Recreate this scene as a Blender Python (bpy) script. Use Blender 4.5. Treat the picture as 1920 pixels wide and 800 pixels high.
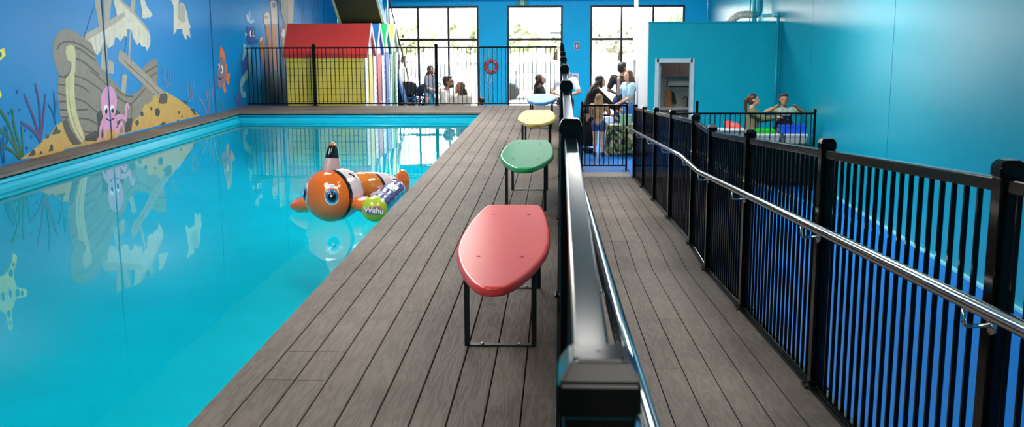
import bpy, bmesh, math, random
from mathutils import Vector, Matrix, Euler
from mathutils.geometry import tessellate_polygon
random.seed(7)
PI = math.pi
scene = bpy.context.scene
COL = scene.collection
for _o in list(bpy.data.objects):
    bpy.data.objects.remove(_o)

# ---------------------------------------------------------------- camera, world, lights, exposure
CAM_H = 1.54
cam_data = bpy.data.cameras.new('camera'); cam = bpy.data.objects.new('camera', cam_data); COL.objects.link(cam)
cam_data.sensor_width = 36.0; cam_data.lens = 36.0; cam_data.clip_start = 0.05; cam_data.clip_end = 400
d_ = Vector((90, -347, 1920)).normalized()
r_ = math.tan(math.radians(0.25))
e_ = Vector((r_, 1, 0)); e_.z = -(e_.x * d_.x + e_.y * d_.y) / d_.z; e_.normalize()
x_ = e_.cross(d_)
z_ = -e_
cr = Vector((x_.x, d_.x, z_.x)); cd = Vector((x_.y, d_.y, z_.y)); cf = Vector((x_.z, d_.z, z_.z))
m_ = Matrix((cr, -cd, -cf)).transposed().to_4x4(); m_.translation = (0, 0, CAM_H)
cam.matrix_world = m_
cam_data.dof.use_dof = True; cam_data.dof.focus_distance = 6.0; cam_data.dof.aperture_fstop = 9.0
scene.camera = cam

scene.view_settings.view_transform = 'Standard'
scene.view_settings.look = 'None'
scene.view_settings.gamma = 1.0
scene.view_settings.use_curve_mapping = False
scene.view_settings.exposure = 0.0

world = bpy.data.worlds.new('daylight'); scene.world = world; world.use_nodes = True
bgn = world.node_tree.nodes['Background']
bgn.inputs[0].default_value = (1.0, 0.985, 0.95, 1); bgn.inputs[1].default_value = 9.5

def area(name, loc, sx, sy, energy, color=(1, 1, 1), rot=(0, 0, 0), portal=False, spread=PI):
    l = bpy.data.lights.new(name, 'AREA'); l.shape = 'RECTANGLE'; l.size = sx; l.size_y = sy
    l.energy = energy; l.color = color; l.spread = spread
    if portal: l.cycles.is_portal = True
    o = bpy.data.objects.new(name, l); o.location = loc; o.rotation_euler = rot; COL.objects.link(o)
    return o
CEIL = 3.57; WBK = -3.0
for lx, ly, le in [(-2.8, .5, 130), (-2.8, 6.0, 130), (-2.8, 11.5, 160), (-2.6, 16.5, 340), (.6, -1.9, 70), (1.25, 1.0, 70), (1.25, 6.5, 85), (1.9, 13.5, 320), (-2.5, 23.5, 300), (.8, 23.5, 300)]:  # unseen lights; rear one added for cap highlights, far pair to brighten window wall
    area('ceiling_area_light', (lx, ly, CEIL - .05), 1.2, 2.4, le, (1, .955, .89))
area('ceiling_area_light', (.22, 8.4, CEIL - .05), .3, .9, 7, (1, .975, .94))
area('kitchen_fill', (3.0, 21.2, 1.45), 1.0, .5, 14, (1, .96, .9))  # fill light added to brighten the kitchen interior, not a visible fitting
for (x0, x1) in ((-5.0, -2.35), (-1.53, .08), (.87, 3.57)):
    area('window_portal', ((x0 + x1) / 2, 29.85, .6), x1 - x0, 3.2, 1, rot=(-PI / 2, 0, 0), portal=True)
sun = bpy.data.lights.new('sun', 'SUN'); sun.energy = 5.0; sun.angle = .02; sun.color = (1, .95, .86)
so = bpy.data.objects.new('sun', sun); so.rotation_euler = (math.radians(40), 0, math.radians(150)); COL.objects.link(so)
so.location = (0, 60, 40)
try:
    scene.cycles.use_denoising = True
    scene.cycles.max_bounces = 8; scene.cycles.diffuse_bounces = 4; scene.cycles.glossy_bounces = 4
    scene.cycles.transparent_max_bounces = 12
    scene.cycles.sample_clamp_indirect = 6.0
except Exception:
    pass

# ---------------------------------------------------------------- helpers
def lin(h):
    h = h.lstrip('#'); v = [int(h[i:i + 2], 16) / 255 for i in (0, 2, 4)]
    return tuple((c / 12.92 if c <= .04045 else ((c + .055) / 1.055) ** 2.4) for c in v) + (1,)
MATS = {}
def mat(name, hexc, rough=.5, metal=0.0, var=.06, scale=8.0, bump=0.0, coat=0.0, spec=.5, stretch=None, alpha=1.0, emit=None):
    if name in MATS: return MATS[name]
    m = bpy.data.materials.new(name); m.use_nodes = True; nt = m.node_tree; b = nt.nodes['Principled BSDF']
    c = lin(hexc) if isinstance(hexc, str) else tuple(hexc) + (1,)
    b.inputs['Roughness'].default_value = rough; b.inputs['Metallic'].default_value = metal
    b.inputs['Specular IOR Level'].default_value = spec
    if coat: b.inputs['Coat Weight'].default_value = coat; b.inputs['Coat Roughness'].default_value = .08
    tc = nt.nodes.new('ShaderNodeTexCoord'); nz = nt.nodes.new('ShaderNodeTexNoise'); nz.inputs['Scale'].default_value = scale
    nz.inputs['Detail'].default_value = 4
    src = tc.outputs['Object']
    if stretch:
        mp = nt.nodes.new('ShaderNodeMapping'); mp.inputs['Scale'].default_value = stretch; nt.links.new(src, mp.inputs[0]); src = mp.outputs[0]
    nt.links.new(src, nz.inputs['Vector'])
    rp = nt.nodes.new('ShaderNodeValToRGB')
    rp.color_ramp.elements[0].color = tuple(max(0, v * (1 - var)) for v in c[:3]) + (1,)
    rp.color_ramp.elements[1].color = tuple(min(1, v * (1 + var)) for v in c[:3]) + (1,)
    rp.color_ramp.elements[0].position = .3; rp.color_ramp.elements[1].position = .7
    nt.links.new(nz.outputs['Fac'], rp.inputs[0]); nt.links.new(rp.outputs[0], b.inputs['Base Color'])
    if bump:
        bp = nt.nodes.new('ShaderNodeBump'); bp.inputs['Strength'].default_value = bump; bp.inputs['Distance'].default_value = .01
        nt.links.new(nz.outputs['Fac'], bp.inputs['Height']); nt.links.new(bp.outputs[0], b.inputs['Normal'])
    if alpha < 1: b.inputs['Alpha'].default_value = alpha
    if emit:
        b.inputs['Emission Color'].default_value = lin(emit[0]); b.inputs['Emission Strength'].default_value = emit[1]
    MATS[name] = m
    return m

def tag(o, label=None, cat=None, group=None, kind=None):
    if label: o['label'] = label
    if cat: o['category'] = cat
    if group: o['group'] = group
    if kind: o['kind'] = kind
    return o
def empty(name, loc=(0, 0, 0), rz=0.0):
    o = bpy.data.objects.new(name, None); o.location = loc; o.rotation_euler = (0, 0, rz); o.empty_display_size = .1
    COL.objects.link(o); return o
def copy_tree(o, parent=None):
    c = o.copy(); COL.objects.link(c); c.parent = parent
    for ch in list(o.children): copy_tree(ch, c)
    return c

class MB:
    """collects shapes into one mesh"""
    def __init__(s): s.bm = bmesh.new(); s.mi = 0
    def _fin(s, faces, sm=False):
        for f in faces: f.material_index = s.mi; f.smooth = sm
    def box(s, x0, x1, y0, y1, z0, z1, bev=0.0, M=None, seg=2):
        r = bmesh.ops.create_cube(s.bm, size=1.0)
        vs = r['verts']
        for v in vs:
            v.co = Vector(((x0 + x1) / 2 + v.co.x * (x1 - x0), (y0 + y1) / 2 + v.co.y * (y1 - y0), (z0 + z1) / 2 + v.co.z * (z1 - z0)))
        fs = set(f for v in vs for f in v.link_faces)
        s._fin(fs)
        if bev:
            es = list(set(e for v in vs for e in v.link_edges))
            rb = bmesh.ops.bevel(s.bm, geom=es, offset=bev, segments=seg, affect='EDGES', profile=.5)
            fs = set(rb['faces']) | set(f for f in fs if f.is_valid)
            for f in fs: f.material_index = s.mi
            vs = list(set(v for f in fs for v in f.verts))
        if M is not None:
            for v in vs: v.co = M @ v.co
        return s
    def bar(s, p0, p1, w, h, up=(0, 0, 1), bev=0.0):
        p0, p1 = Vector(p0), Vector(p1); y = (p1 - p0); L = y.length; y.normalize()
        up = Vector(up)
        if abs(y.dot(up)) > .99: up = Vector((0, 1, 0))
        x = y.cross(up).normalized(); z = x.cross(y)
        M = Matrix((x, y, z)).transposed().to_4x4(); M.translation = p0
        return s.box(-w / 2, w / 2, 0, L, -h / 2, h / 2, bev, M)
    def tube(s, pts, r, n=10, cap=True, sm=True):
        pts = [Vector(p) for p in pts]; rs = r if isinstance(r, (list, tuple)) else [r] * len(pts)
        rings = []; ref = None
        for i, p in enumerate(pts):
            t = ((pts[min(i + 1, len(pts) - 1)] - pts[i]).normalized() + (pts[i] - pts[max(i - 1, 0)]).normalized())
            t.normalize()
            if ref is None:
                ref = Vector((0, 0, 1)) if abs(t.z) < .9 else Vector((1, 0, 0))
            a = t.cross(ref).normalized(); b = a.cross(t).normalized(); ref = b
            rings.append([s.bm.verts.new(p + (a * math.cos(2 * PI * k / n) + b * math.sin(2 * PI * k / n)) * rs[i]) for k in range(n)])
        fs = []
        for i in range(len(rings) - 1):
            for k in range(n):
                fs.append(s.bm.faces.new((rings[i][k], rings[i][(k + 1) % n], rings[i + 1][(k + 1) % n], rings[i + 1][k])))
        s._fin(fs, sm)
        if cap:
            s._fin([s.bm.faces.new(rings[0][::-1]), s.bm.faces.new(rings[-1])])
        return s
    def lathe(s, prof, n=24, M=None, sm=True, cap=True, sx=1, sy=1):
        rings = []
        for (r, z) in prof:
            ring = []
            for k in range(n):
                v = Vector((r * math.cos(2 * PI * k / n) * sx, r * math.sin(2 * PI * k / n) * sy, z))
                ring.append(s.bm.verts.new(M @ v if M is not None else v))
            rings.append(ring)
        fs = []
        for i in range(len(rings) - 1):
            for k in range(n):
                fs.append(s.bm.faces.new((rings[i][k], rings[i][(k + 1) % n], rings[i + 1][(k + 1) % n], rings[i + 1][k])))
        s._fin(fs, sm)
        if cap: s._fin([s.bm.faces.new(rings[0][::-1]), s.bm.faces.new(rings[-1])], sm)
        return s
    def ball(s, c, r, M=None, sub=3):
        rr = bmesh.ops.create_icosphere(s.bm, subdivisions=sub, radius=1.0)
        if not isinstance(r, (list, tuple)): r = (r, r, r)
        fs = set()
        for v in rr['verts']:
            p = Vector((v.co.x * r[0], v.co.y * r[1], v.co.z * r[2]))
            if M is not None: p = M @ p
            v.co = p + Vector(c)
            fs.update(v.link_faces)
        s._fin(fs, True)
        return s
    def prism(s, pts, a0, a1, axis='x', sm=False):
        """2D polygon extruded along an axis from a0 to a1 (x: (y,z), y: (x,z), z: (x,y))"""
        def mk(p, a):
            return {'x': (a, p[0], p[1]), 'y': (p[0], a, p[1]), 'z': (p[0], p[1], a)}[axis]
        lo = [s.bm.verts.new(mk(p, a0)) for p in pts]; hi = [s.bm.verts.new(mk(p, a1)) for p in pts]
        tris = tessellate_polygon([[Vector((p[0], p[1], 0)) for p in pts]])
        fs = []
        for t in tris:
            for L in (lo, hi):
                try: fs.append(s.bm.faces.new([L[i] for i in t]))
                except ValueError: pass
        side = []
        n = len(pts)
        for i in range(n):
            side.append(s.bm.faces.new((lo[i], lo[(i + 1) % n], hi[(i + 1) % n], hi[i])))
        s._fin(fs); s._fin(side, sm)
        return s
    def quad(s, *p):
        s._fin([s.bm.faces.new([s.bm.verts.new(q) for q in p])]); return s
    def build(s, name, m, parent=None, loc=None, recalc=True):
        if recalc: bmesh.ops.recalc_face_normals(s.bm, faces=s.bm.faces[:])
        me = bpy.data.meshes.new(name); s.bm.to_mesh(me); s.bm.free()
        for mm in (m if isinstance(m, (list, tuple)) else [m]): me.materials.append(mm)
        o = bpy.data.objects.new(name, me); COL.objects.link(o)
        if parent is not None: o.parent = parent
        if loc is not None: o.location = loc
        return o
def inst(src, name, parent, loc=(0, 0, 0), rot=(0, 0, 0)):
    o = bpy.data.objects.new(name, src.data); COL.objects.link(o); o.parent = parent; o.location = loc; o.rotation_euler = rot
    return o
def structure(o): o['kind'] = 'structure'; return o
def spline(pts, n=6):
    out = []; P = [pts[0]] + list(pts) + [pts[-1]]
    for i in range(1, len(P) - 2):
        for k in range(n):
            t = k / n
            out.append(tuple(.5 * ((2 * b) + (-a + c) * t + (2 * a - 5 * b + 4 * c - d) * t * t + (-a + 3 * b - 3 * c + d) * t ** 3)
                             for a, b, c, d in zip(P[i - 1], P[i], P[i + 1], P[i + 2])))
    out.append(tuple(pts[-1])); return out

# ---------------------------------------------------------------- materials
def wood_deck():
    m = bpy.data.materials.new('composite_deck_board'); m.use_nodes = True; nt = m.node_tree; b = nt.nodes['Principled BSDF']
    tc = nt.nodes.new('ShaderNodeTexCoord'); mp = nt.nodes.new('ShaderNodeMapping'); mp.inputs['Scale'].default_value = (24, 2.6, 24)
    nt.links.new(tc.outputs['Object'], mp.inputs[0])
    nz = nt.nodes.new('ShaderNodeTexNoise'); nz.inputs['Scale'].default_value = 1.0; nz.inputs['Detail'].default_value = 3; nz.inputs['Distortion'].default_value = .6
    nt.links.new(mp.outputs[0], nz.inputs['Vector'])
    ml = nt.nodes.new('ShaderNodeMath'); ml.operation = 'MULTIPLY'; ml.inputs[1].default_value = 26.0; nt.links.new(nz.outputs['Fac'], ml.inputs[0])
    sn = nt.nodes.new('ShaderNodeMath'); sn.operation = 'SINE'; nt.links.new(ml.outputs[0], sn.inputs[0])
    n2 = nt.nodes.new('ShaderNodeTexNoise'); n2.inputs['Scale'].default_value = 1.1; n2.inputs['Detail'].default_value = 5
    nt.links.new(tc.outputs['Object'], n2.inputs['Vector'])
    gi = nt.nodes.new('ShaderNodeNewGeometry')
    ad = nt.nodes.new('ShaderNodeMath'); ad.operation = 'MULTIPLY_ADD'; ad.inputs[1].default_value = .13; nt.links.new(sn.outputs[0], ad.inputs[0]); nt.links.new(n2.outputs['Fac'], ad.inputs[2])
    a2 = nt.nodes.new('ShaderNodeMath'); a2.operation = 'MULTIPLY_ADD'; a2.inputs[1].default_value = .16; nt.links.new(gi.outputs['Random Per Island'], a2.inputs[0]); nt.links.new(ad.outputs[0], a2.inputs[2])
    rp = nt.nodes.new('ShaderNodeValToRGB'); rp.color_ramp.elements[0].position = .25; rp.color_ramp.elements[1].position = .95
    rp.color_ramp.elements[0].color = lin('#544a43'); rp.color_ramp.elements[1].color = lin('#796e66')
    nt.links.new(a2.outputs[0], rp.inputs[0]); nt.links.new(rp.outputs[0], b.inputs['Base Color'])
    b.inputs['Roughness'].default_value = .6; b.inputs['Specular IOR Level'].default_value = .12
    bp = nt.nodes.new('ShaderNodeBump'); bp.inputs['Strength'].default_value = .25; bp.inputs['Distance'].default_value = .002
    nt.links.new(sn.outputs[0], bp.inputs['Height']); nt.links.new(bp.outputs[0], b.inputs['Normal'])
    return m
DECK = wood_deck()
BLACK = mat('black_powder_coat', '#060708', .13, 0, .1, 30, .0, coat=0, spec=.22)
BLACKM = mat('black_matt_steel', '#121214', .4, 0, .1, 30)
CHROME = mat('polished_stainless', '#d8d8d6', .12, 1.0, .03, 20)
TEALW = mat('teal_wall_paint', '#0595aa', .28, 0, .03, 3, .03, spec=.5)
TEALR = mat('teal_partition_paint', '#00b4cb', .5, 0, .03, 3, .03, spec=.2)
BLUEW = mat('mural_blue_paint', '#0e7cba', .3, 0, .08, .6, .01, spec=.12)
BLUEP = mat('window_wall_paint', '#00c2e8', .5, 0, .03, 2, spec=.25)
WHITEP = mat('white_paint', '#d9dbdb', .5, 0, .02, 3)
CEILM = mat('ceiling_grey', '#9fb3b2', .7, 0, .03, 2)
BLUEF = mat('blue_rubber_floor', '#0072c8', .6, 0, .06, 14, .05, spec=.2)
LINER = mat('pool_liner', '#33b9c8', .35, 0, .05, 1.5)
LINERW = mat('pool_wall_liner', '#12a8c6', .25, 0, .04, 2)
DARK = mat('dark_gap', '#14110f', .9, 0, .1, 5)
FRAME = mat('black_window_frame', '#17191b', .4, 0, .05, 10)
def glass_mat():
    m = bpy.data.materials.new('window_glass'); m.use_nodes = True; nt = m.node_tree; nt.nodes.clear()
    o = nt.nodes.new('ShaderNodeOutputMaterial'); t = nt.nodes.new('ShaderNodeBsdfTransparent'); g = nt.nodes.new('ShaderNodeBsdfGlossy')
    t.inputs[0].default_value = (.97, .98, .98, 1); g.inputs['Roughness'].default_value = .02
    f = nt.nodes.new('ShaderNodeFresnel'); f.inputs[0].default_value = 1.45; mx = nt.nodes.new('ShaderNodeMixShader')
    nt.links.new(f.outputs[0], mx.inputs[0]); nt.links.new(t.outputs[0], mx.inputs[1]); nt.links.new(g.outputs[0], mx.inputs[2]); nt.links.new(mx.outputs[0], o.inputs[0])
    return m
GLASS = glass_mat()
def water_mat():
    m = bpy.data.materials.new('pool_water'); m.use_nodes = True; nt = m.node_tree; nt.nodes.clear()
    o = nt.nodes.new('ShaderNodeOutputMaterial'); t = nt.nodes.new('ShaderNodeBsdfTransparent'); g = nt.nodes.new('ShaderNodeBsdfGlossy')
    t.inputs[0].default_value = (.22, .94, .97, 1); g.inputs['Roughness'].default_value = .015; g.inputs[0].default_value = (.95, 1, 1, 1)
    tc = nt.nodes.new('ShaderNodeTexCoord'); n = nt.nodes.new('ShaderNodeTexNoise'); n.inputs['Scale'].default_value = 1.4; n.inputs['Detail'].default_value = 2
    nt.links.new(tc.outputs['Object'], n.inputs['Vector'])
    bp = nt.nodes.new('ShaderNodeBump'); bp.inputs['Strength'].default_value = .035; bp.inputs['Distance'].default_value = .05
    nt.links.new(n.outputs['Fac'], bp.inputs['Height'])
    f = nt.nodes.new('ShaderNodeFresnel'); f.inputs[0].default_value = 1.24; mx = nt.nodes.new('ShaderNodeMixShader')
    nt.links.new(bp.outputs[0], g.inputs['Normal']); nt.links.new(bp.outputs[0], f.inputs['Normal'])
    nt.links.new(f.outputs[0], mx.inputs[0]); nt.links.new(t.outputs[0], mx.inputs[1]); nt.links.new(g.outputs[0], mx.inputs[2]); nt.links.new(mx.outputs[0], o.inputs[0])
    return m
WATER = water_mat()

# ---------------------------------------------------------------- the room
LOW = -1.02          # floor of the lower hall
WL, WR, WF, WB = -6.45, 4.2, 30.0, -3.0
PX0, PX1, PY0, PY1 = -6.05, -1.465, -1.5, 19.1      # pool opening
WZ = -.15            # water surface
def ramp_z(y):
    if y < 8.65: return -.235 - (y - 4.97) * .0754
    if y < 9.85: return -.5125
    return max(-.5125 - (y - 9.85) * .0612, -.985)
# floor of the lower hall
b = MB(); b.box(.02, WR, WB, WF, LOW - .15, LOW); b.box(WL, .02, 20.9, WF, LOW - .15, LOW); structure(b.build('floor', BLUEF))
# left wall: tilt-up slabs with caulked joints
joints = [0.6, 5.22, 9.83, 14.43, 18.98, 23.6, 28.2]
b = MB(); ed = [WB] + joints + [WF]
for i in range(len(ed) - 1): b.box(WL - .2, WL, ed[i] + (.012 if i else 0), ed[i + 1] - .012, LOW, CEIL)
b.mi = 1; b.box(WL - .2, WL - .012, WB, WF, LOW, CEIL)
structure(b.build('wall_left', [BLUEW, mat('joint_sealant_dark', '#0d3a66', .6)]))
b = MB(); ed = [WB] + [4.7, 9.0, 13.3, 17.55, 21.8, 24.9] + [WF]
for i in range(len(ed) - 1): b.box(WR, WR + .2, ed[i] + (.008 if i else 0), ed[i + 1] - .008, LOW, CEIL)
b.mi = 1; b.box(WR + .008, WR + .2, WB, WF, LOW, CEIL)
structure(b.build('wall_right', [TEALW, mat('joint_sealant_teal', '#0a7f99', .6)]))
b = MB(); b.box(WL, WR, WB - .2, WB, LOW, CEIL); structure(b.build('wall_back', TEALR))
b = MB(); b.box(WL - .2, WR + .2, WB - .2, WF + .3, CEIL, CEIL + .15); structure(b.build('ceiling', CEILM))
b = MB(); b.box(WR - .035, WR, WB, 20.0, LOW, LOW + .05, .012); structure(b.build('baseboard_right', mat('coved_skirting', '#6fcfe0', .35)))
# window wall with three openings
OPEN = [(-5.0, -2.35), (-1.53, .08), (.87, 3.57)]
HEAD = 2.19
b = MB(); xs = [WL] + [v for o in OPEN for v in o] + [WR]
for i in range(0, len(xs), 2): b.box(xs[i], xs[i + 1], WF, WF + .25, LOW, HEAD)
b.box(WL, WR, WF, WF + .25, HEAD, CEIL)
structure(b.build('wall_front', BLUEP))
b = MB(); b.box(WL, WR, WF - .35, WF, 2.37, 2.75); structure(b.build('trim_1', WHITEP))
TR = 1.23
for i, (x0, x1) in enumerate(OPEN):
    root = empty('window_%d' % (i + 1), ((x0 + x1) / 2, WF + .1, LOW)); structure(root)
    w = x1 - x0; f = MB()
    n = 3 if i != 1 else 1
    for k in range(n + 1):
        x = -w / 2 + k * w / n; x = min(max(x, -w / 2 + .03), w / 2 - .03)
        f.box(x - .03, x + .03, -.05, .05, 0, HEAD - LOW, .004)
    for z in (.05, TR - LOW, HEAD - LOW - .03): f.box(-w / 2, w / 2, -.055, .055, z - .035, z + .035, .004)
    f.build('window_frame', FRAME, root)
    g = MB(); g.box(-w / 2, w / 2, -.006, .006, 0, HEAD - LOW); g.build('window_glass', GLASS, root)
    if i == 1:
        h = MB(); h.tube([(-.55, -.12, .85), (-.55, -.12, 1.35)], .016); h.box(-.56, -.54, -.12, -.05, .9, .92); h.box(-.56, -.54, -.12, -.05, 1.28, 1.3)
        h.build('door_handle', CHROME, root)

# pool deck (boards are one floor)
BW = .1465
def boards(b, x0, n, y0, y1, ztop, th=.03, joints={}, gap=.006):
    for i in range(n):
        ys = [y0] + sorted(joints.get(i, [])) + [y1]
        for k in range(len(ys) - 1):
            a, c = ys[k] + (.0018 if k else 0), ys[k + 1] - .0018
            b.box(x0 + i * BW + gap / 2, x0 + (i + 1) * BW - gap / 2, a, c, ztop - th, ztop, .002, seg=1)
rnd = random.Random(3)
jj = {}
for i in range(10):
    o = rnd.uniform(0, 2.4); jj[i] = [o + 3.6 * k for k in range(6) if .5 < o + 3.6 * k < 20]
jj[0] = [7.6, 12.9]; jj[1] = [4.32, 4.73, 9.3, 13.1]; jj[2] = [4.32, 4.73, 8.4, 14.2]; jj[3] = [6.9, 11.2, 15.6]; jj[4] = [5.45, 10.4]
b = MB()
boards(b, PX1 - .005, 10, WB, 20.95, 0, joints=jj)
for k in range(12):                                   # far end boards run across
    y = PY1 - .01 + k * BW
    if y + BW < 20.98: b.box(WL, PX1 - .008, y + .003, y + BW - .003, -.03, 0, .002, seg=1)
for k in range(3): b.box(WL + .01 + k * .135, WL + .01 + (k + 1) * .135 - .004, WB, PY1 - .013, -.03, 0, .002, seg=1)
structure(b.build('floor_deck', DECK))
b = MB()
b.box(PX1 + .04, .07, WB, 20.95, LOW, -.034); b.box(WL, PX1 + .04, PY1 + .06, 20.95, LOW, -.034); b.box(WL, PX0 - .06, WB, PY1 + .06, LOW, -.034); b.box(PX0 - .06, PX1 + .04, WB, PY0 - .06, LOW, -.034)
structure(b.build('floor_deck_base', DARK))
# pool shell
b = MB()
b.box(PX0, PX1, PY0, PY1, -.85, -.75)
structure(b.build('pool_floor', LINER))
b = MB()
b.box(PX0 - .05, PX0 + .004, PY0, PY1, -1.5, -.05); b.box(PX1 - .004, PX1 + .03, PY0, PY1, -1.5, -.05)
b.box(PX0, PX1, PY1 - .004, PY1 + .05, -1.5, -.05); b.box(PX0, PX1, PY0 - .05, PY0 + .004, -1.5, -.05)
b.tube([(PX0 + .004, PY0, -.075), (PX0 + .004, PY1, -.075)], .022, 10); b.tube([(PX0, PY1 - .004, -.075), (PX1, PY1 - .004, -.075)], .016, 10)
for f_ in b.bm.faces: f_.material_index = 0
structure(b.build('wall_pool', LINERW))
b = MB()
b.box(PX0, PX0 + .008, PY0, PY1, -.75, WZ - .012); b.box(PX1 - .008, PX1, PY0, PY1, -.75, WZ - .012); b.box(PX0, PX1, PY1 - .008, PY1, -.75, WZ - .012)
structure(b.build('wall_pool_lower', LINER))
b = MB(); b.quad((PX0 + .004, PY0, WZ), (PX1 - .004, PY0, WZ), (PX1 - .004, PY1 - .004, WZ), (PX0 + .004, PY1 - .004, WZ))
o = b.build('pool_water', WATER); tag(o, kind='structure')

# ramp beside the pool deck
b = MB(); RX0 = .075
rj = {0: [9.85], 1: [9.85, 6.2], 2: [9.85, 8.66], 3: [9.85, 8.66, 5.3], 4: [9.85, 6.6], 5: [9.85, 6.6, 3.6], 6: [9.85, 4.2], 7: [9.85, 7.2]}
for i in range(8):
    ys = sorted(set([WB, 17.5] + rj[i] + [13.0 + (i * 1.7) % 3]))
    for k in range(len(ys) - 1):
        a, c = ys[k] + .0018, ys[k + 1] - .0018
        cut = [a] + [t for t in (8.65, 9.85) if a < t < c] + [c]
        prof = [(y, ramp_z(y)) for y in cut] + [(y, ramp_z(y) - .03) for y in cut[::-1]]
        b.prism(prof, RX0 + i * BW + .003, RX0 + (i + 1) * BW - .003)
structure(b.build('floor_ramp', DECK))
b = MB(); ys = [WB, 8.65, 9.85, 17.5]
b.prism([(y, ramp_z(y) - .034) for y in ys] + [(17.5, LOW), (WB, LOW)], .071, 1.25)
structure(b.build('floor_ramp_base', DARK))
b = MB(); b.prism([(y, ramp_z(y) - .004) for y in ys] + [(17.5, LOW), (WB, LOW)], 1.25, 1.325); structure(b.build('trim_4', BLACKM))
b = MB(); b.box(.08, 1.24, 17.5, 17.62, LOW, -.992); b.box(.08, 1.24, 18.2, 18.32, LOW, -.995)
b.mi = 1; b.box(.08, 1.24, 17.62, 18.2, LOW, -.998)
for k in range(19): b.box(.11 + k * .06, .14 + k * .06, 17.66, 18.16, -.998, -.990)
structure(b.build('floor_tactile_strip', [mat('blue_edging', '#1d7fd0', .5), mat('tan_tactile', '#9a8b7c', .6)]))

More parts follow.
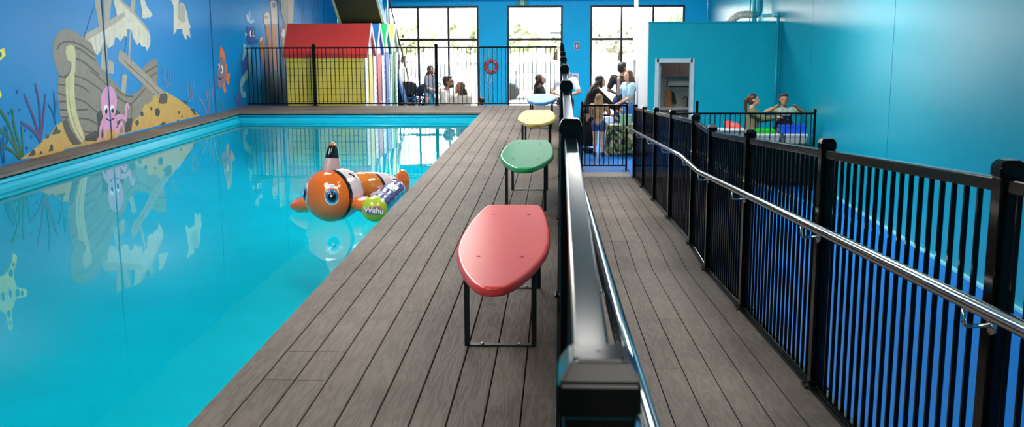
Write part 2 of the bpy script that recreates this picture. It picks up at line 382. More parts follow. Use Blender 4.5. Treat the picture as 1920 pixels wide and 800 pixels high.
MURAL = [
 ('painted_sand_mound','poly','sand',[(12.438,0.027),(12.468,0.197),(12.636,0.227),(12.852,0.348),(13,0.376),(13.127,0.267),(13.315,0.135),(13.676,0.053),(14.302,0.184),(15.144,0.136),(15.232,0.192),(15.44,0.24),(15.669,0.386),(16.054,0.526),(16.34,0.525),(16.617,0.543),(16.84,0.476),(17.07,0.408),(17.448,0.272),(17.843,0.131),(18.125,0.022),(17.204,0.027),(15.363,0.026),(14.632,0.02),(14.625,-0.019),(13.604,0.003)]),
 ('painted_sand_mound','poly','sand',[(11.89,0.026),(12.153,0.087),(12.35,0.14),(12.553,0.204),(12.759,0.251),(13.04,0.282),(12.981,-0.062)]),
 ('painted_sand_mound','poly','rock',[(16.287,0.237),(16.278,0.216),(16.26,0.199),(16.234,0.186),(16.203,0.178),(16.17,0.178),(16.138,0.184),(16.111,0.196),(16.09,0.213),(16.079,0.233),(16.077,0.254),(16.086,0.274),(16.104,0.292),(16.129,0.305),(16.16,0.312),(16.193,0.313),(16.225,0.307),(16.252,0.295),(16.273,0.278),(16.285,0.258)]),
 ('painted_sand_mound','poly','rock',[(15.631,0.26),(15.626,0.248),(15.615,0.238),(15.599,0.23),(15.58,0.226),(15.56,0.226),(15.54,0.23),(15.523,0.237),(15.51,0.247),(15.503,0.258),(15.502,0.27),(15.507,0.282),(15.518,0.292),(15.534,0.3),(15.553,0.304),(15.573,0.304),(15.593,0.301),(15.61,0.294),(15.623,0.284),(15.63,0.272)]),
 ('painted_sand_mound','poly','rock',[(15.435,0.142),(15.429,0.129),(15.417,0.118),(15.4,0.111),(15.379,0.106),(15.356,0.106),(15.335,0.111),(15.316,0.118),(15.302,0.129),(15.294,0.141),(15.293,0.155),(15.298,0.167),(15.31,0.178),(15.328,0.186),(15.348,0.19),(15.371,0.19),(15.392,0.186),(15.411,0.178),(15.426,0.168),(15.434,0.155)]),
 ('painted_sand_mound','poly','rock',[(15.988,0.315),(15.984,0.307),(15.977,0.3),(15.966,0.295),(15.954,0.292),(15.94,0.292),(15.928,0.294),(15.916,0.299),(15.908,0.305),(15.903,0.313),(15.903,0.321),(15.906,0.329),(15.913,0.336),(15.924,0.342),(15.936,0.344),(15.95,0.345),(15.962,0.342),(15.974,0.338),(15.982,0.331),(15.987,0.323)]),
 ('painted_sand_mound','poly','rock',[(17.167,0.163),(17.163,0.155),(17.155,0.149),(17.143,0.144),(17.129,0.142),(17.114,0.142),(17.099,0.144),(17.086,0.149),(17.076,0.155),(17.07,0.163),(17.069,0.17),(17.073,0.178),(17.081,0.184),(17.093,0.189),(17.107,0.191),(17.122,0.191),(17.137,0.189),(17.15,0.184),(17.16,0.178),(17.166,0.171)]),
 ('painted_sand_mound','poly','rock',[(17.273,0.081),(17.27,0.075),(17.265,0.069),(17.256,0.065),(17.246,0.063),(17.235,0.062),(17.224,0.064),(17.215,0.068),(17.208,0.074),(17.205,0.08),(17.204,0.087),(17.207,0.093),(17.213,0.099),(17.221,0.103),(17.231,0.105),(17.242,0.106),(17.253,0.104),(17.262,0.1),(17.269,0.094),(17.273,0.088)]),
 ('painted_sand_mound','poly','rock',[(17.085,0.032),(17.082,0.027),(17.075,0.023),(17.065,0.021),(17.052,0.019),(17.039,0.02),(17.026,0.022),(17.014,0.025),(17.005,0.03),(16.999,0.035),(16.998,0.04),(17.001,0.044),(17.008,0.048),(17.018,0.051),(17.031,0.052),(17.044,0.052),(17.058,0.05),(17.069,0.047),(17.079,0.042),(17.084,0.037)]),
 ('painted_sand_mound','poly','rock',[(16.212,0.037),(16.399,0.072),(16.497,0.054),(16.472,0.016)]),
 ('painted_sand_mound','poly','rock',[(17.642,0.193),(17.823,0.17),(17.939,0.057),(17.857,0.054)]),
 ('painted_sand_mound','poly','rock',[(17.211,0.362),(17.51,0.332),(17.551,0.274),(17.451,0.29)]),
 ('painted_sand_mound','poly','rock',[(12.071,0.031),(12.193,0.101),(12.26,0.102),(12.264,0.035)]),
 ('painted_sand_mound','poly','rock',[(12.349,0.029),(12.399,0.071),(12.438,0.03)]),
 ('painted_sand_mound','poly','rock',[(12.587,0.035),(12.658,0.124),(12.71,0.103),(12.71,0.032)]),
 ('painted_sand_mound','poly','rock',[(12.533,0.2),(12.581,0.249),(12.646,0.243),(12.624,0.206)]),
 ('painted_sand_mound','poly','rock',[(12.697,0.237),(12.848,0.34),(12.886,0.277),(12.951,0.271),(12.919,0.23)]),
 ('painted_shipwreck','poly','mast',[(14.212,1.953),(14.394,1.958),(14.48,1.584),(14.514,1.336),(14.446,0.942),(14.247,1.016),(14.35,1.351),(14.286,1.584)]),
 ('painted_shipwreck','poly','mast',[(14.514,1.961),(14.761,1.968),(14.644,1.65),(14.48,1.584)]),
 ('painted_shipwreck','poly','mast',[(14.495,1.139),(14.687,1.08),(14.66,0.92),(14.446,0.942)]),
 ('painted_shipwreck','poly','mast',[(15.448,1.986),(15.621,1.991),(15.526,1.78),(15.387,1.53),(15.268,1.13),(15.108,0.887),(14.944,0.894),(15.161,1.394),(15.254,1.544),(15.407,1.848),(15.15,0.964),(15.013,0.608),(14.868,0.641),(14.988,1.017)]),
 ('painted_shipwreck','poly','hull',[(13.831,1.44),(13.649,1.497),(13.496,1.541),(13.292,1.565),(13.134,1.53),(12.997,1.454),(12.915,1.337),(12.907,1.22),(12.958,1.088),(13.018,1.003),(13.022,1.006),(12.968,0.859),(12.94,0.697),(12.964,0.503),(12.962,0.407),(13.014,0.375),(13.041,0.275),(13.16,0.109),(13.254,0.045),(13.482,0.031),(13.681,0.082),(14.287,0.094),(15.01,0.037),(15.229,0.177),(15.442,0.256),(15.669,0.386),(16.018,0.444),(16.057,0.543),(16.256,0.684),(16.304,1.097),(15.994,1.056),(15.705,0.959),(15.783,0.808),(15.684,0.714),(15.507,0.634),(15.298,0.582),(15.106,0.594),(14.887,0.647),(14.758,0.756),(14.608,0.833),(14.444,0.929),(14.247,1.016),(14.133,1.123),(14.109,1.24),(14.016,1.369)]),
 ('painted_shipwreck','poly','hulldark',[(13.014,0.375),(13.138,0.413),(13.215,0.258),(13.373,0.115),(13.482,0.031),(13.254,0.045),(13.16,0.109),(13.041,0.275)]),
 ('painted_shipwreck','line','hulldark',[(13.373,1.128),(13.359,1.05),(13.295,0.979),(13.16,0.949)],0.03,0),
 ('painted_shipwreck','line','hulldark',[(13.02,1.3),(13.131,1.369),(13.315,1.397),(13.522,1.382),(13.783,1.322),(14.103,1.201)],0.03,0),
 ('painted_shipwreck','line','hulldark',[(13.525,1.32),(13.72,1.273),(13.929,1.193),(14.119,1.124)],0.03,0),
 ('painted_shipwreck','line','hulldark',[(13.501,1.18),(13.721,1.123),(13.984,1.013),(14.173,0.928)],0.03,0),
 ('painted_shipwreck','line','hulldark',[(13.454,0.946),(13.755,0.882),(14.062,0.771),(14.379,0.633)],0.022,0),
 ('painted_shipwreck','line','hulldark',[(13.435,0.834),(13.674,0.778),(13.851,0.696)],0.022,0),
 ('painted_shipwreck','line','hulldark',[(13.404,0.652),(13.702,0.575),(13.911,0.472),(14.129,0.38)],0.022,0),
 ('painted_shipwreck','line','hulldark',[(13.438,0.494),(13.749,0.477)],0.022,0),
 ('painted_shipwreck','line','hulldark',[(13.479,0.376),(13.758,0.338),(14.037,0.239)],0.022,0),
 ('painted_shipwreck','line','hulldark',[(13.604,0.192),(13.854,0.138),(14.079,0.085)],0.022,0),
 ('painted_shipwreck','line','hulldark',[(13.903,0.998),(14.151,0.9),(14.402,0.767)],0.022,0),
 ('painted_shipwreck','line','hulldark',[(14.728,0.58),(14.938,0.503),(15.195,0.437)],0.022,0),
 ('painted_shipwreck','line','hulldark',[(14.713,0.704),(14.954,0.596),(15.293,0.55)],0.022,0),
 ('painted_shipwreck','line','hulldark',[(13.015,0.966),(13.212,0.929)],0.022,0),
 ('painted_shipwreck','line','hulldark',[(12.968,0.859),(13.181,0.834)],0.022,0),
 ('painted_shipwreck','line','hulldark',[(12.95,0.751),(13.157,0.697)],0.022,0),
 ('painted_shipwreck','line','hulldark',[(12.959,0.641),(13.16,0.627)],0.022,0),
 ('painted_shipwreck','line','hulldark',[(12.969,0.531),(13.155,0.516)],0.022,0),
 ('painted_shipwreck','line','hulldark',[(12.981,0.433),(13.183,0.416)],0.022,0),
 ('painted_shipwreck','line','hulldark',[(13.079,0.244),(13.191,0.289)],0.022,0),
 ('painted_shipwreck','line','hulldark',[(13.191,0.12),(13.324,0.191)],0.022,0),
 ('painted_shipwreck','line','hulldark',[(15.797,0.89),(16.015,0.93),(16.284,0.979)],0.022,0),
 ('painted_shipwreck','line','hulldark',[(15.997,0.823),(16.266,0.87)],0.022,0),
 ('painted_shipwreck','line','hulldark',[(15.214,0.435),(15.163,0.247)],0.022,0),
 ('painted_shipwreck','line','hulldark',[(14.73,0.595),(14.938,0.503),(15.198,0.453),(15.755,0.644)],0.022,0),
 ('painted_shipwreck','poly','cream',[(13.465,0.972),(13.523,1.204),(13.509,1.339),(13.385,1.353),(13.278,1.331),(13.247,1.259),(13.287,1.161),(13.385,1.122),(13.374,1.061),(13.308,0.978),(13.195,0.916),(13.169,0.765),(13.163,0.557),(13.207,0.386),(13.327,0.205),(13.459,0.077),(13.515,0.042),(13.605,0.104),(13.495,0.289),(13.407,0.496),(13.406,0.751),(13.457,1.016)]),
 ('painted_shipwreck','line','creamdark',[(13.29,0.953),(13.257,0.76),(13.25,0.551),(13.311,0.377),(13.417,0.196),(13.538,0.083)],0.02,0),
 ('painted_shipwreck','poly','sail',[(13.831,1.44),(14.04,1.508),(14.282,1.565),(14.594,1.624),(14.924,1.719),(15.216,1.803),(15.222,1.448),(15.106,1.456),(15.034,1.416),(14.947,1.383),(14.89,1.431),(14.797,1.445),(14.715,1.332),(14.552,1.289),(14.456,1.389),(14.366,1.357),(14.29,1.261),(14.16,1.193),(14.073,1.279),(14.016,1.369)]),
 ('painted_shipwreck','line','mast',[(13.831,1.44),(14.279,1.546),(14.658,1.637),(15.197,1.79)],0.09,0),
 ('painted_shipwreck','poly','sail',[(14.824,1.97),(15.065,1.976),(15.129,1.978),(15.437,1.821),(15.794,1.657),(16.075,1.485),(16.084,1.384),(16.043,1.297),(15.918,1.213),(15.875,1.285),(15.731,1.288),(15.654,1.36),(15.558,1.312),(15.422,1.433),(15.389,1.544),(15.189,1.558),(15.182,1.803),(14.912,1.745)]),
 ('painted_shipwreck','line','mast',[(15.064,1.976),(15.437,1.821),(15.794,1.657),(16.075,1.485)],0.05,0),
 ('painted_shipwreck','line','sailline',[(15.282,1.709),(15.309,1.572)],0.014,0),
 ('painted_shipwreck','line','sailline',[(15.457,1.641),(15.478,1.46)],0.014,0),
 ('painted_shipwreck','line','sailline',[(15.664,1.628),(15.661,1.402)],0.014,0),
 ('painted_shipwreck','line','sailline',[(15.854,1.586),(15.846,1.329)],0.014,0),
 ('painted_shipwreck','line','sailline',[(15.985,1.5),(15.948,1.284)],0.014,0),
 ('painted_shipwreck','line','sailline',[(14.149,1.469),(14.153,1.239)],0.014,0),
 ('painted_shipwreck','line','sailline',[(14.302,1.507),(14.284,1.313)],0.014,0),
 ('painted_shipwreck','line','sailline',[(14.817,1.651),(14.782,1.452)],0.014,0),
 ('painted_shipwreck','line','sailline',[(14.981,1.679),(14.972,1.437)],0.014,0),
 ('painted_shipwreck','line','sailline',[(14.646,1.571),(14.559,1.335)],0.014,0),
 ('painted_shipwreck','poly','sail',[(15.78,1.995),(15.961,2),(16.019,1.916),(16.153,1.832),(16.237,1.775),(16.117,1.731),(16.045,1.744),(15.948,1.715),(15.813,1.728),(15.828,1.855)]),
 ('painted_shipwreck','poly','sail',[(17.052,2.029),(17.434,2.039),(17.378,1.96),(17.538,2.007),(17.683,1.951),(17.773,1.826),(17.817,1.684),(17.915,1.588),(17.841,1.556),(17.883,1.395),(17.712,1.461),(17.65,1.366),(17.511,1.462),(17.483,1.556),(17.266,1.557),(17.078,1.449),(17.162,1.94)]),
 ('painted_shipwreck','poly','sailline',[(17.353,1.944),(17.535,1.995),(17.677,1.92),(17.659,1.683),(17.499,1.65),(17.338,1.727)]),
 ('painted_shipwreck','line','sailline',[(17.268,1.942),(17.3,1.758),(17.358,1.588)],0.014,0),
 ('painted_shipwreck','line','sailline',[(17.364,1.883),(17.672,1.888)],0.014,0),
 ('painted_shipwreck','poly','beam',[(14.909,1.262),(15.096,1.203),(15.282,1.116),(15.773,0.9),(16.231,0.668),(16.526,0.548),(16.651,0.471),(16.611,0.368),(16.447,0.354),(16.25,0.385),(16.307,0.459),(16.038,0.561),(15.533,0.787),(14.991,1.033),(14.835,1.1),(14.872,1.207)]),
 ('painted_shipwreck','poly','hulldark',[(16.34,0.525),(16.568,0.528),(16.651,0.471),(16.611,0.368),(16.447,0.354),(16.25,0.385)]),
 ('painted_shipwreck','line','hulldark',[(15.309,1.101),(15.246,0.96)],0.02,0),
 ('painted_shipwreck','line','hulldark',[(15.039,1.094),(15.362,0.956),(15.894,0.72),(16.296,0.528)],0.016,0),
 ('painted_shipwreck','line','rope',[(14.185,1.851),(14.012,1.672),(13.82,1.453)],0.016,0),
 ('painted_octopus','poly','octodark',[(13.996,0.391),(14.139,0.439),(14.696,0.396),(14.795,0.325),(14.722,0.113),(14.277,0.034),(13.941,0.069),(14.037,0.239)]),
 ('painted_octopus','poly','rock',[(14.97,0.247),(15.199,0.228),(15.127,0.041),(14.898,0.048)]),
 ('painted_octopus','poly','rock',[(13.592,0.12),(13.926,0.175),(14.017,0.121),(13.934,0.025),(13.614,0.06)]),
 ('painted_octopus','poly','sand',[(14.229,0.16),(14.727,0.143),(14.727,0.034),(14.137,0.026)]),
 ('painted_octopus','line','pink',[(14.215,0.283),(14.094,0.173),(14.057,0.057),(13.966,0.022)],0.1,0.6),
 ('painted_octopus','line','pink',[(14.278,0.247),(14.207,0.132),(14.254,0.006)],0.1,0.6),
 ('painted_octopus','line','pink',[(14.527,0.255),(14.608,0.092),(14.811,0.198),(14.855,0.02)],0.1,0.6),
 ('painted_octopus','line','pink',[(14.639,0.276),(14.827,0.291),(14.983,0.214)],0.1,0.6),
 ('painted_octopus','line','pink',[(14.93,0.235),(14.986,0.341),(14.999,0.419),(15.061,0.447),(15.1,0.38)],0.1,0.6),
 ('painted_octopus','poly','pink',[(14.68,0.49),(14.666,0.44),(14.643,0.392),(14.61,0.349),(14.571,0.313),(14.525,0.284),(14.476,0.264),(14.425,0.254),(14.374,0.253),(14.325,0.263),(14.279,0.281),(14.24,0.309),(14.207,0.343),(14.182,0.384),(14.167,0.429),(14.161,0.478),(14.164,0.527),(14.164,0.575),(14.187,0.62),(14.219,0.66),(14.258,0.695),(14.303,0.724),(14.354,0.744),(14.406,0.755),(14.46,0.757),(14.513,0.749),(14.562,0.732),(14.606,0.706),(14.642,0.672),(14.671,0.632),(14.689,0.587),(14.697,0.539)]),
 ('painted_octopus','line','pink',[(14.184,0.3),(14.376,0.207),(14.634,0.245)],0.16,0),
 ('painted_octopus','poly','white',[(14.383,0.432),(14.377,0.414),(14.364,0.398),(14.347,0.386),(14.326,0.379),(14.304,0.378),(14.283,0.382),(14.266,0.392),(14.253,0.407),(14.246,0.424),(14.246,0.443),(14.253,0.461),(14.265,0.477),(14.282,0.489),(14.303,0.496),(14.325,0.497),(14.345,0.493),(14.363,0.483),(14.376,0.468),(14.383,0.451)]),
 ('painted_octopus','poly','white',[(14.585,0.423),(14.579,0.406),(14.567,0.392),(14.551,0.381),(14.532,0.374),(14.512,0.373),(14.492,0.377),(14.476,0.387),(14.464,0.4),(14.458,0.416),(14.458,0.433),(14.464,0.449),(14.475,0.464),(14.491,0.475),(14.51,0.481),(14.53,0.482),(14.549,0.478),(14.566,0.469),(14.578,0.456),(14.584,0.44)]),
 ('painted_octopus','poly','inkdark',[(14.362,0.41),(14.358,0.397),(14.349,0.386),(14.338,0.377),(14.324,0.372),(14.31,0.371),(14.297,0.374),(14.285,0.381),(14.277,0.391),(14.273,0.404),(14.273,0.417),(14.277,0.429),(14.285,0.44),(14.297,0.449),(14.31,0.454),(14.324,0.455),(14.338,0.452),(14.349,0.445),(14.358,0.435),(14.362,0.423)]),
 ('painted_octopus','poly','inkdark',[(14.563,0.4),(14.559,0.388),(14.551,0.378),(14.54,0.371),(14.527,0.366),(14.514,0.365),(14.501,0.368),(14.49,0.375),(14.482,0.384),(14.478,0.395),(14.478,0.407),(14.482,0.418),(14.49,0.428),(14.501,0.436),(14.513,0.44),(14.527,0.441),(14.54,0.438),(14.55,0.432),(14.558,0.423),(14.563,0.412)]),
 ('painted_octopus','poly','white',[(14.321,0.437),(14.32,0.433),(14.317,0.429),(14.312,0.427),(14.307,0.425),(14.302,0.425),(14.297,0.426),(14.292,0.428),(14.289,0.432),(14.287,0.435),(14.287,0.44),(14.289,0.444),(14.292,0.447),(14.296,0.45),(14.301,0.452),(14.306,0.452),(14.312,0.451),(14.316,0.448),(14.319,0.445),(14.321,0.441)]),
 ('painted_octopus','poly','white',[(14.528,0.427),(14.526,0.423),(14.523,0.419),(14.519,0.417),(14.513,0.415),(14.508,0.415),(14.503,0.416),(14.498,0.418),(14.495,0.422),(14.493,0.426),(14.493,0.43),(14.494,0.434),(14.497,0.438),(14.502,0.44),(14.507,0.442),(14.513,0.442),(14.518,0.441),(14.523,0.439),(14.526,0.435),(14.528,0.431)]),
 ('painted_octopus','line','inkdark',[(14.288,0.306),(14.422,0.267),(14.569,0.29)],0.02,0),
 ('painted_seaweed:1','line','green',[(11.513,0.412),(11.695,0.304),(11.809,0.164),(11.876,0.046)],0.05,0.3),
 ('painted_seaweed:1','line','green',[(11.552,0.638),(11.72,0.446),(11.843,0.16),(11.876,0.046)],0.05,0.3),
 ('painted_seaweed:1','line','green',[(11.814,0.636),(11.832,0.399),(11.915,0.17),(11.914,0.06)],0.045,0.3),
 ('painted_seaweed:1','line','green',[(11.985,0.412),(11.977,0.219),(11.959,0.054)],0.035,0.3),
 ('painted_seaweed:1','line','green',[(11.483,0.237),(11.704,0.158),(11.859,0.048)],0.045,0.3),
 ('painted_seaweed:1','poly','green',[(11.847,0.141),(11.942,0.121),(11.957,0.045),(11.871,0.019),(11.831,0.051)]),
 ('painted_seaweed:2','line','purple',[(11.983,0.458),(12.201,0.363),(12.366,0.233),(12.401,0.172)],0.055,-0.3),
 ('painted_seaweed:2','line','purple',[(12.111,0.788),(12.239,0.584),(12.348,0.349),(12.404,0.191)],0.055,-0.3),
 ('painted_seaweed:2','line','purple',[(12.398,0.901),(12.455,0.643),(12.43,0.341),(12.415,0.19)],0.055,-0.3),
 ('painted_seaweed:2','line','purple',[(12.636,0.755),(12.518,0.448),(12.44,0.264)],0.055,-0.3),
 ('painted_seaweed:2','poly','purple',[(12.368,0.29),(12.469,0.299),(12.43,0.207),(12.392,0.164),(12.373,0.232)]),
 ('painted_seaweed:3','line','deepblue',[(12.673,0.628),(12.783,0.503),(12.819,0.363)],0.025,0),
 ('painted_seaweed:3','line','deepblue',[(12.849,0.771),(12.836,0.577),(12.819,0.363)],0.025,0),
 ('painted_seaweed:3','line','deepblue',[(12.889,0.651),(12.821,0.421)],0.025,0),
 ('painted_seaweed:4','line','deepblue',[(11.637,0.453),(11.554,0.265),(11.547,0.033)],0.03,0),
 ('painted_seaweed:4','line','deepblue',[(11.653,0.452),(11.639,0.274),(11.523,0.179)],0.03,0),
 ('painted_seaweed:4','line','deepblue',[(11.531,0.321),(11.49,0.183),(11.512,0.02)],0.03,0),
 ('painted_bubble:0','poly','deepblue',[(11.99,0.828),(11.988,0.821),(11.983,0.815),(11.977,0.81),(11.969,0.807),(11.962,0.806),(11.954,0.808),(11.948,0.811),(11.944,0.817),(11.942,0.824),(11.942,0.831),(11.944,0.839),(11.949,0.845),(11.955,0.85),(11.962,0.853),(11.97,0.854),(11.977,0.852),(11.983,0.848),(11.988,0.843),(11.99,0.836)]),
 ('painted_bubble:1','poly','deepblue',[(12.001,0.607),(11.999,0.601),(11.996,0.597),(11.992,0.593),(11.986,0.591),(11.981,0.591),(11.976,0.592),(11.971,0.595),(11.968,0.599),(11.966,0.604),(11.966,0.609),(11.968,0.615),(11.971,0.619),(11.976,0.623),(11.981,0.625),(11.987,0.625),(11.992,0.624),(11.996,0.621),(12,0.617),(12.001,0.612)]),
 ('painted_bubble:2','poly','deepblue',[(12.086,0.352),(12.084,0.346),(12.08,0.34),(12.074,0.336),(12.068,0.334),(12.061,0.333),(12.055,0.335),(12.049,0.338),(12.045,0.344),(12.043,0.35),(12.044,0.356),(12.046,0.362),(12.05,0.368),(12.055,0.372),(12.062,0.374),(12.068,0.375),(12.075,0.373),(12.08,0.37),(12.084,0.365),(12.086,0.358)]),
 ('painted_bubble:3','poly','deepblue',[(12.217,0.26),(12.214,0.254),(12.21,0.248),(12.205,0.244),(12.198,0.242),(12.191,0.241),(12.185,0.243),(12.179,0.247),(12.175,0.252),(12.173,0.258),(12.173,0.265),(12.175,0.271),(12.179,0.277),(12.185,0.281),(12.192,0.283),(12.199,0.283),(12.205,0.282),(12.211,0.278),(12.215,0.273),(12.217,0.267)]),
 ('painted_bubble:4','poly','deepblue',[(12.092,0.137),(12.09,0.131),(12.086,0.125),(12.081,0.121),(12.074,0.119),(12.067,0.118),(12.061,0.12),(12.056,0.124),(12.052,0.129),(12.05,0.135),(12.05,0.142),(12.052,0.148),(12.056,0.154),(12.061,0.158),(12.068,0.16),(12.075,0.16),(12.081,0.158),(12.087,0.155),(12.091,0.15),(12.093,0.143)]),
 ('painted_bubble:5','poly','deepblue',[(11.744,0.587),(11.743,0.582),(11.739,0.578),(11.735,0.574),(11.73,0.572),(11.725,0.572),(11.72,0.573),(11.715,0.576),(11.712,0.58),(11.711,0.585),(11.711,0.59),(11.713,0.595),(11.716,0.6),(11.72,0.603),(11.725,0.605),(11.731,0.605),(11.736,0.604),(11.74,0.601),(11.743,0.597),(11.744,0.593)]),
 ('painted_seaweed:5','line','coralgrey',[(17.547,0.648),(17.569,0.492),(17.618,0.35),(17.66,0.312)],0.03,0),
 ('painted_seaweed:5','line','coralgrey',[(17.77,0.671),(17.704,0.483),(17.718,0.361)],0.03,0),
 ('painted_seaweed:5','line','coralgrey',[(17.888,0.63),(17.806,0.442),(17.739,0.342)],0.03,0),
 ('painted_seaweed:6','line','coralpink',[(18.095,0.353),(18.332,0.211),(18.489,0.036)],0.035,0.3),
 ('painted_seaweed:6','line','coralpink',[(18.479,0.455),(18.563,0.249),(18.569,0.029)],0.035,0.3),
 ('painted_seaweed:6','line','coralpink',[(18.751,0.622),(18.657,0.389),(18.625,0.034)],0.035,0.3),
 ('painted_seaweed:6','line','coralpink',[(18.966,0.575),(18.809,0.306),(18.735,0.034)],0.035,0.3),
 ('painted_seaweed:6','line','coralpink',[(18.122,0.209),(18.095,0.05)],0.035,0.3),
 ('painted_seaweed:7','line','seagreen',[(19.131,0.379),(19.128,0.191),(19.043,0.028)],0.03,0),
 ('painted_seaweed:7','line','seagreen',[(19.345,0.271),(19.233,0.127),(19.158,0.028)],0.03,0),
 ('painted_seaweed:7','line','seagreen',[(19.443,0.15),(19.305,0.036)],0.03,0),
 ('painted_seaweed:8','line','plum',[(20.168,0.256),(20.275,0.13),(20.319,0.007)],0.03,0),
 ('painted_seaweed:8','line','plum',[(20.436,0.319),(20.367,0.023)],0.03,0),
 ('painted_seaweed:8','line','plum',[(20.592,0.269),(20.451,0.017)],0.03,0),
 ('painted_seaweed:9','line','coralgrey',[(16.502,0.946),(16.518,0.773),(16.586,0.631)],0.02,0),
 ('painted_seaweed:9','line','coralgrey',[(16.728,0.92),(16.727,0.781),(16.612,0.647)],0.02,0),
 ('painted_seaweed:9','line','coralgrey',[(16.838,0.881),(16.785,0.708),(16.629,0.611)],0.02,0),
 ('painted_fish','poly','orange',[(19.418,1.226),(19.559,1.19),(19.661,1.093),(19.692,0.921),(19.769,0.841),(19.747,0.708),(19.93,0.71),(19.802,0.493),(19.711,0.498),(19.667,0.596),(19.559,0.487),(19.635,0.406),(19.594,0.341),(19.506,0.346),(19.435,0.455),(19.261,0.465),(19.241,0.692),(19.344,1.026)]),
 ('painted_fish','poly','fishbody',[(19.345,1.035),(19.532,1.03),(19.662,0.922),(19.687,0.71),(19.605,0.58),(19.435,0.455),(19.177,0.479),(19.14,0.603),(19.189,0.788),(19.287,0.896)]),
 ('painted_fish','poly','white',[(19.515,0.794),(19.508,0.769),(19.494,0.748),(19.476,0.731),(19.454,0.72),(19.432,0.717),(19.411,0.722),(19.393,0.734),(19.381,0.752),(19.375,0.775),(19.375,0.799),(19.383,0.823),(19.396,0.845),(19.415,0.862),(19.436,0.872),(19.458,0.875),(19.48,0.871),(19.497,0.859),(19.51,0.841),(19.516,0.818)]),
 ('painted_fish','poly','white',[(19.326,0.854),(19.321,0.836),(19.312,0.821),(19.3,0.809),(19.286,0.802),(19.271,0.799),(19.257,0.803),(19.246,0.811),(19.238,0.824),(19.234,0.84),(19.235,0.857),(19.24,0.874),(19.249,0.889),(19.261,0.901),(19.275,0.909),(19.29,0.911),(19.304,0.908),(19.315,0.9),(19.323,0.887),(19.327,0.871)]),
 ('painted_fish','poly','inkdark',[(19.444,0.787),(19.439,0.773),(19.432,0.76),(19.423,0.75),(19.412,0.743),(19.401,0.741),(19.39,0.744),(19.382,0.751),(19.376,0.762),(19.373,0.775),(19.374,0.79),(19.378,0.804),(19.385,0.817),(19.395,0.827),(19.405,0.833),(19.417,0.835),(19.427,0.833),(19.436,0.826),(19.442,0.815),(19.444,0.802)]),
 ('painted_fish','poly','inkdark',[(19.279,0.846),(19.276,0.836),(19.271,0.826),(19.265,0.819),(19.258,0.815),(19.25,0.813),(19.244,0.815),(19.238,0.82),(19.234,0.828),(19.232,0.837),(19.233,0.848),(19.236,0.858),(19.241,0.867),(19.247,0.874),(19.254,0.879),(19.262,0.88),(19.268,0.878),(19.274,0.873),(19.278,0.866),(19.279,0.856)]),
 ('painted_fish','line','inkdark',[(19.189,0.657),(19.315,0.613),(19.437,0.645)],0.02,0),
 ('painted_seahorse','poly','indigo',[(21.174,1.6),(21.689,1.601),(21.698,1.365),(21.936,1.335),(21.873,1.251),(21.207,1.247),(21.093,1.384)]),
 ('painted_seahorse','poly','paleblue',[(21.122,1.829),(21.239,1.851),(21.275,1.79),(21.366,1.92),(21.448,1.915),(21.402,1.723),(21.619,1.752),(21.714,1.753),(21.705,1.698),(21.438,1.655),(21.192,1.708)]),
 ('painted_seahorse','poly','paleblue',[(21.02,1.492),(21.159,1.451),(21.02,1.358)]),
 ('painted_seahorse','poly','white',[(21.498,1.456),(21.491,1.436),(21.477,1.418),(21.457,1.403),(21.433,1.394),(21.408,1.391),(21.384,1.395),(21.363,1.404),(21.348,1.419),(21.34,1.437),(21.339,1.457),(21.347,1.477),(21.361,1.496),(21.381,1.51),(21.404,1.519),(21.43,1.523),(21.454,1.519),(21.474,1.51),(21.49,1.495),(21.498,1.477)]),
 ('painted_seahorse','poly','white',[(21.679,1.456),(21.672,1.436),(21.66,1.419),(21.643,1.405),(21.623,1.397),(21.602,1.394),(21.582,1.397),(21.565,1.406),(21.552,1.42),(21.546,1.437),(21.546,1.456),(21.552,1.475),(21.564,1.493),(21.581,1.506),(21.601,1.515),(21.622,1.518),(21.643,1.515),(21.66,1.506),(21.672,1.492),(21.679,1.475)]),
 ('painted_seahorse','poly','inkdark',[(21.523,1.463),(21.518,1.448),(21.509,1.434),(21.497,1.423),(21.483,1.416),(21.468,1.414),(21.454,1.417),(21.442,1.424),(21.433,1.435),(21.429,1.448),(21.429,1.464),(21.434,1.479),(21.443,1.493),(21.455,1.503),(21.469,1.51),(21.484,1.513),(21.498,1.51),(21.51,1.503),(21.519,1.492),(21.523,1.479)]),
 ('painted_seahorse','poly','inkdark',[(21.68,1.462),(21.676,1.448),(21.668,1.435),(21.658,1.424),(21.646,1.418),(21.634,1.416),(21.623,1.418),(21.613,1.425),(21.606,1.435),(21.603,1.448),(21.604,1.463),(21.608,1.477),(21.616,1.49),(21.626,1.501),(21.638,1.507),(21.65,1.51),(21.661,1.507),(21.671,1.501),(21.677,1.49),(21.681,1.477)]),
 ('painted_seahorse','line','paleteal',[(20.976,1.243),(20.918,1.069),(20.802,0.897)],0.24,0.3),
 ('painted_seahorse','line','paleteal',[(21.267,1.203),(21.204,0.831),(21.118,0.674),(20.836,0.58),(20.614,0.468),(20.594,0.347),(20.691,0.236),(20.866,0.234)],0.22,0.5),
 ('painted_seahorse','poly','indigo',[(21.035,1.066),(21.183,1.062),(21.1,0.745),(20.723,0.603),(20.71,0.865)]),
 ('painted_coral','poly','tube',[(22.507,1.746),(22.873,1.748),(22.904,1.457),(22.919,1.222),(22.907,0.483),(22.661,0.475),(22.641,0.971),(22.628,1.226),(22.525,1.545)]),
 ('painted_coral','poly','tubepale',[(22.429,1.831),(22.532,1.896),(22.718,1.923),(22.871,1.894),(22.909,1.807),(22.896,1.661),(22.44,1.652)]),
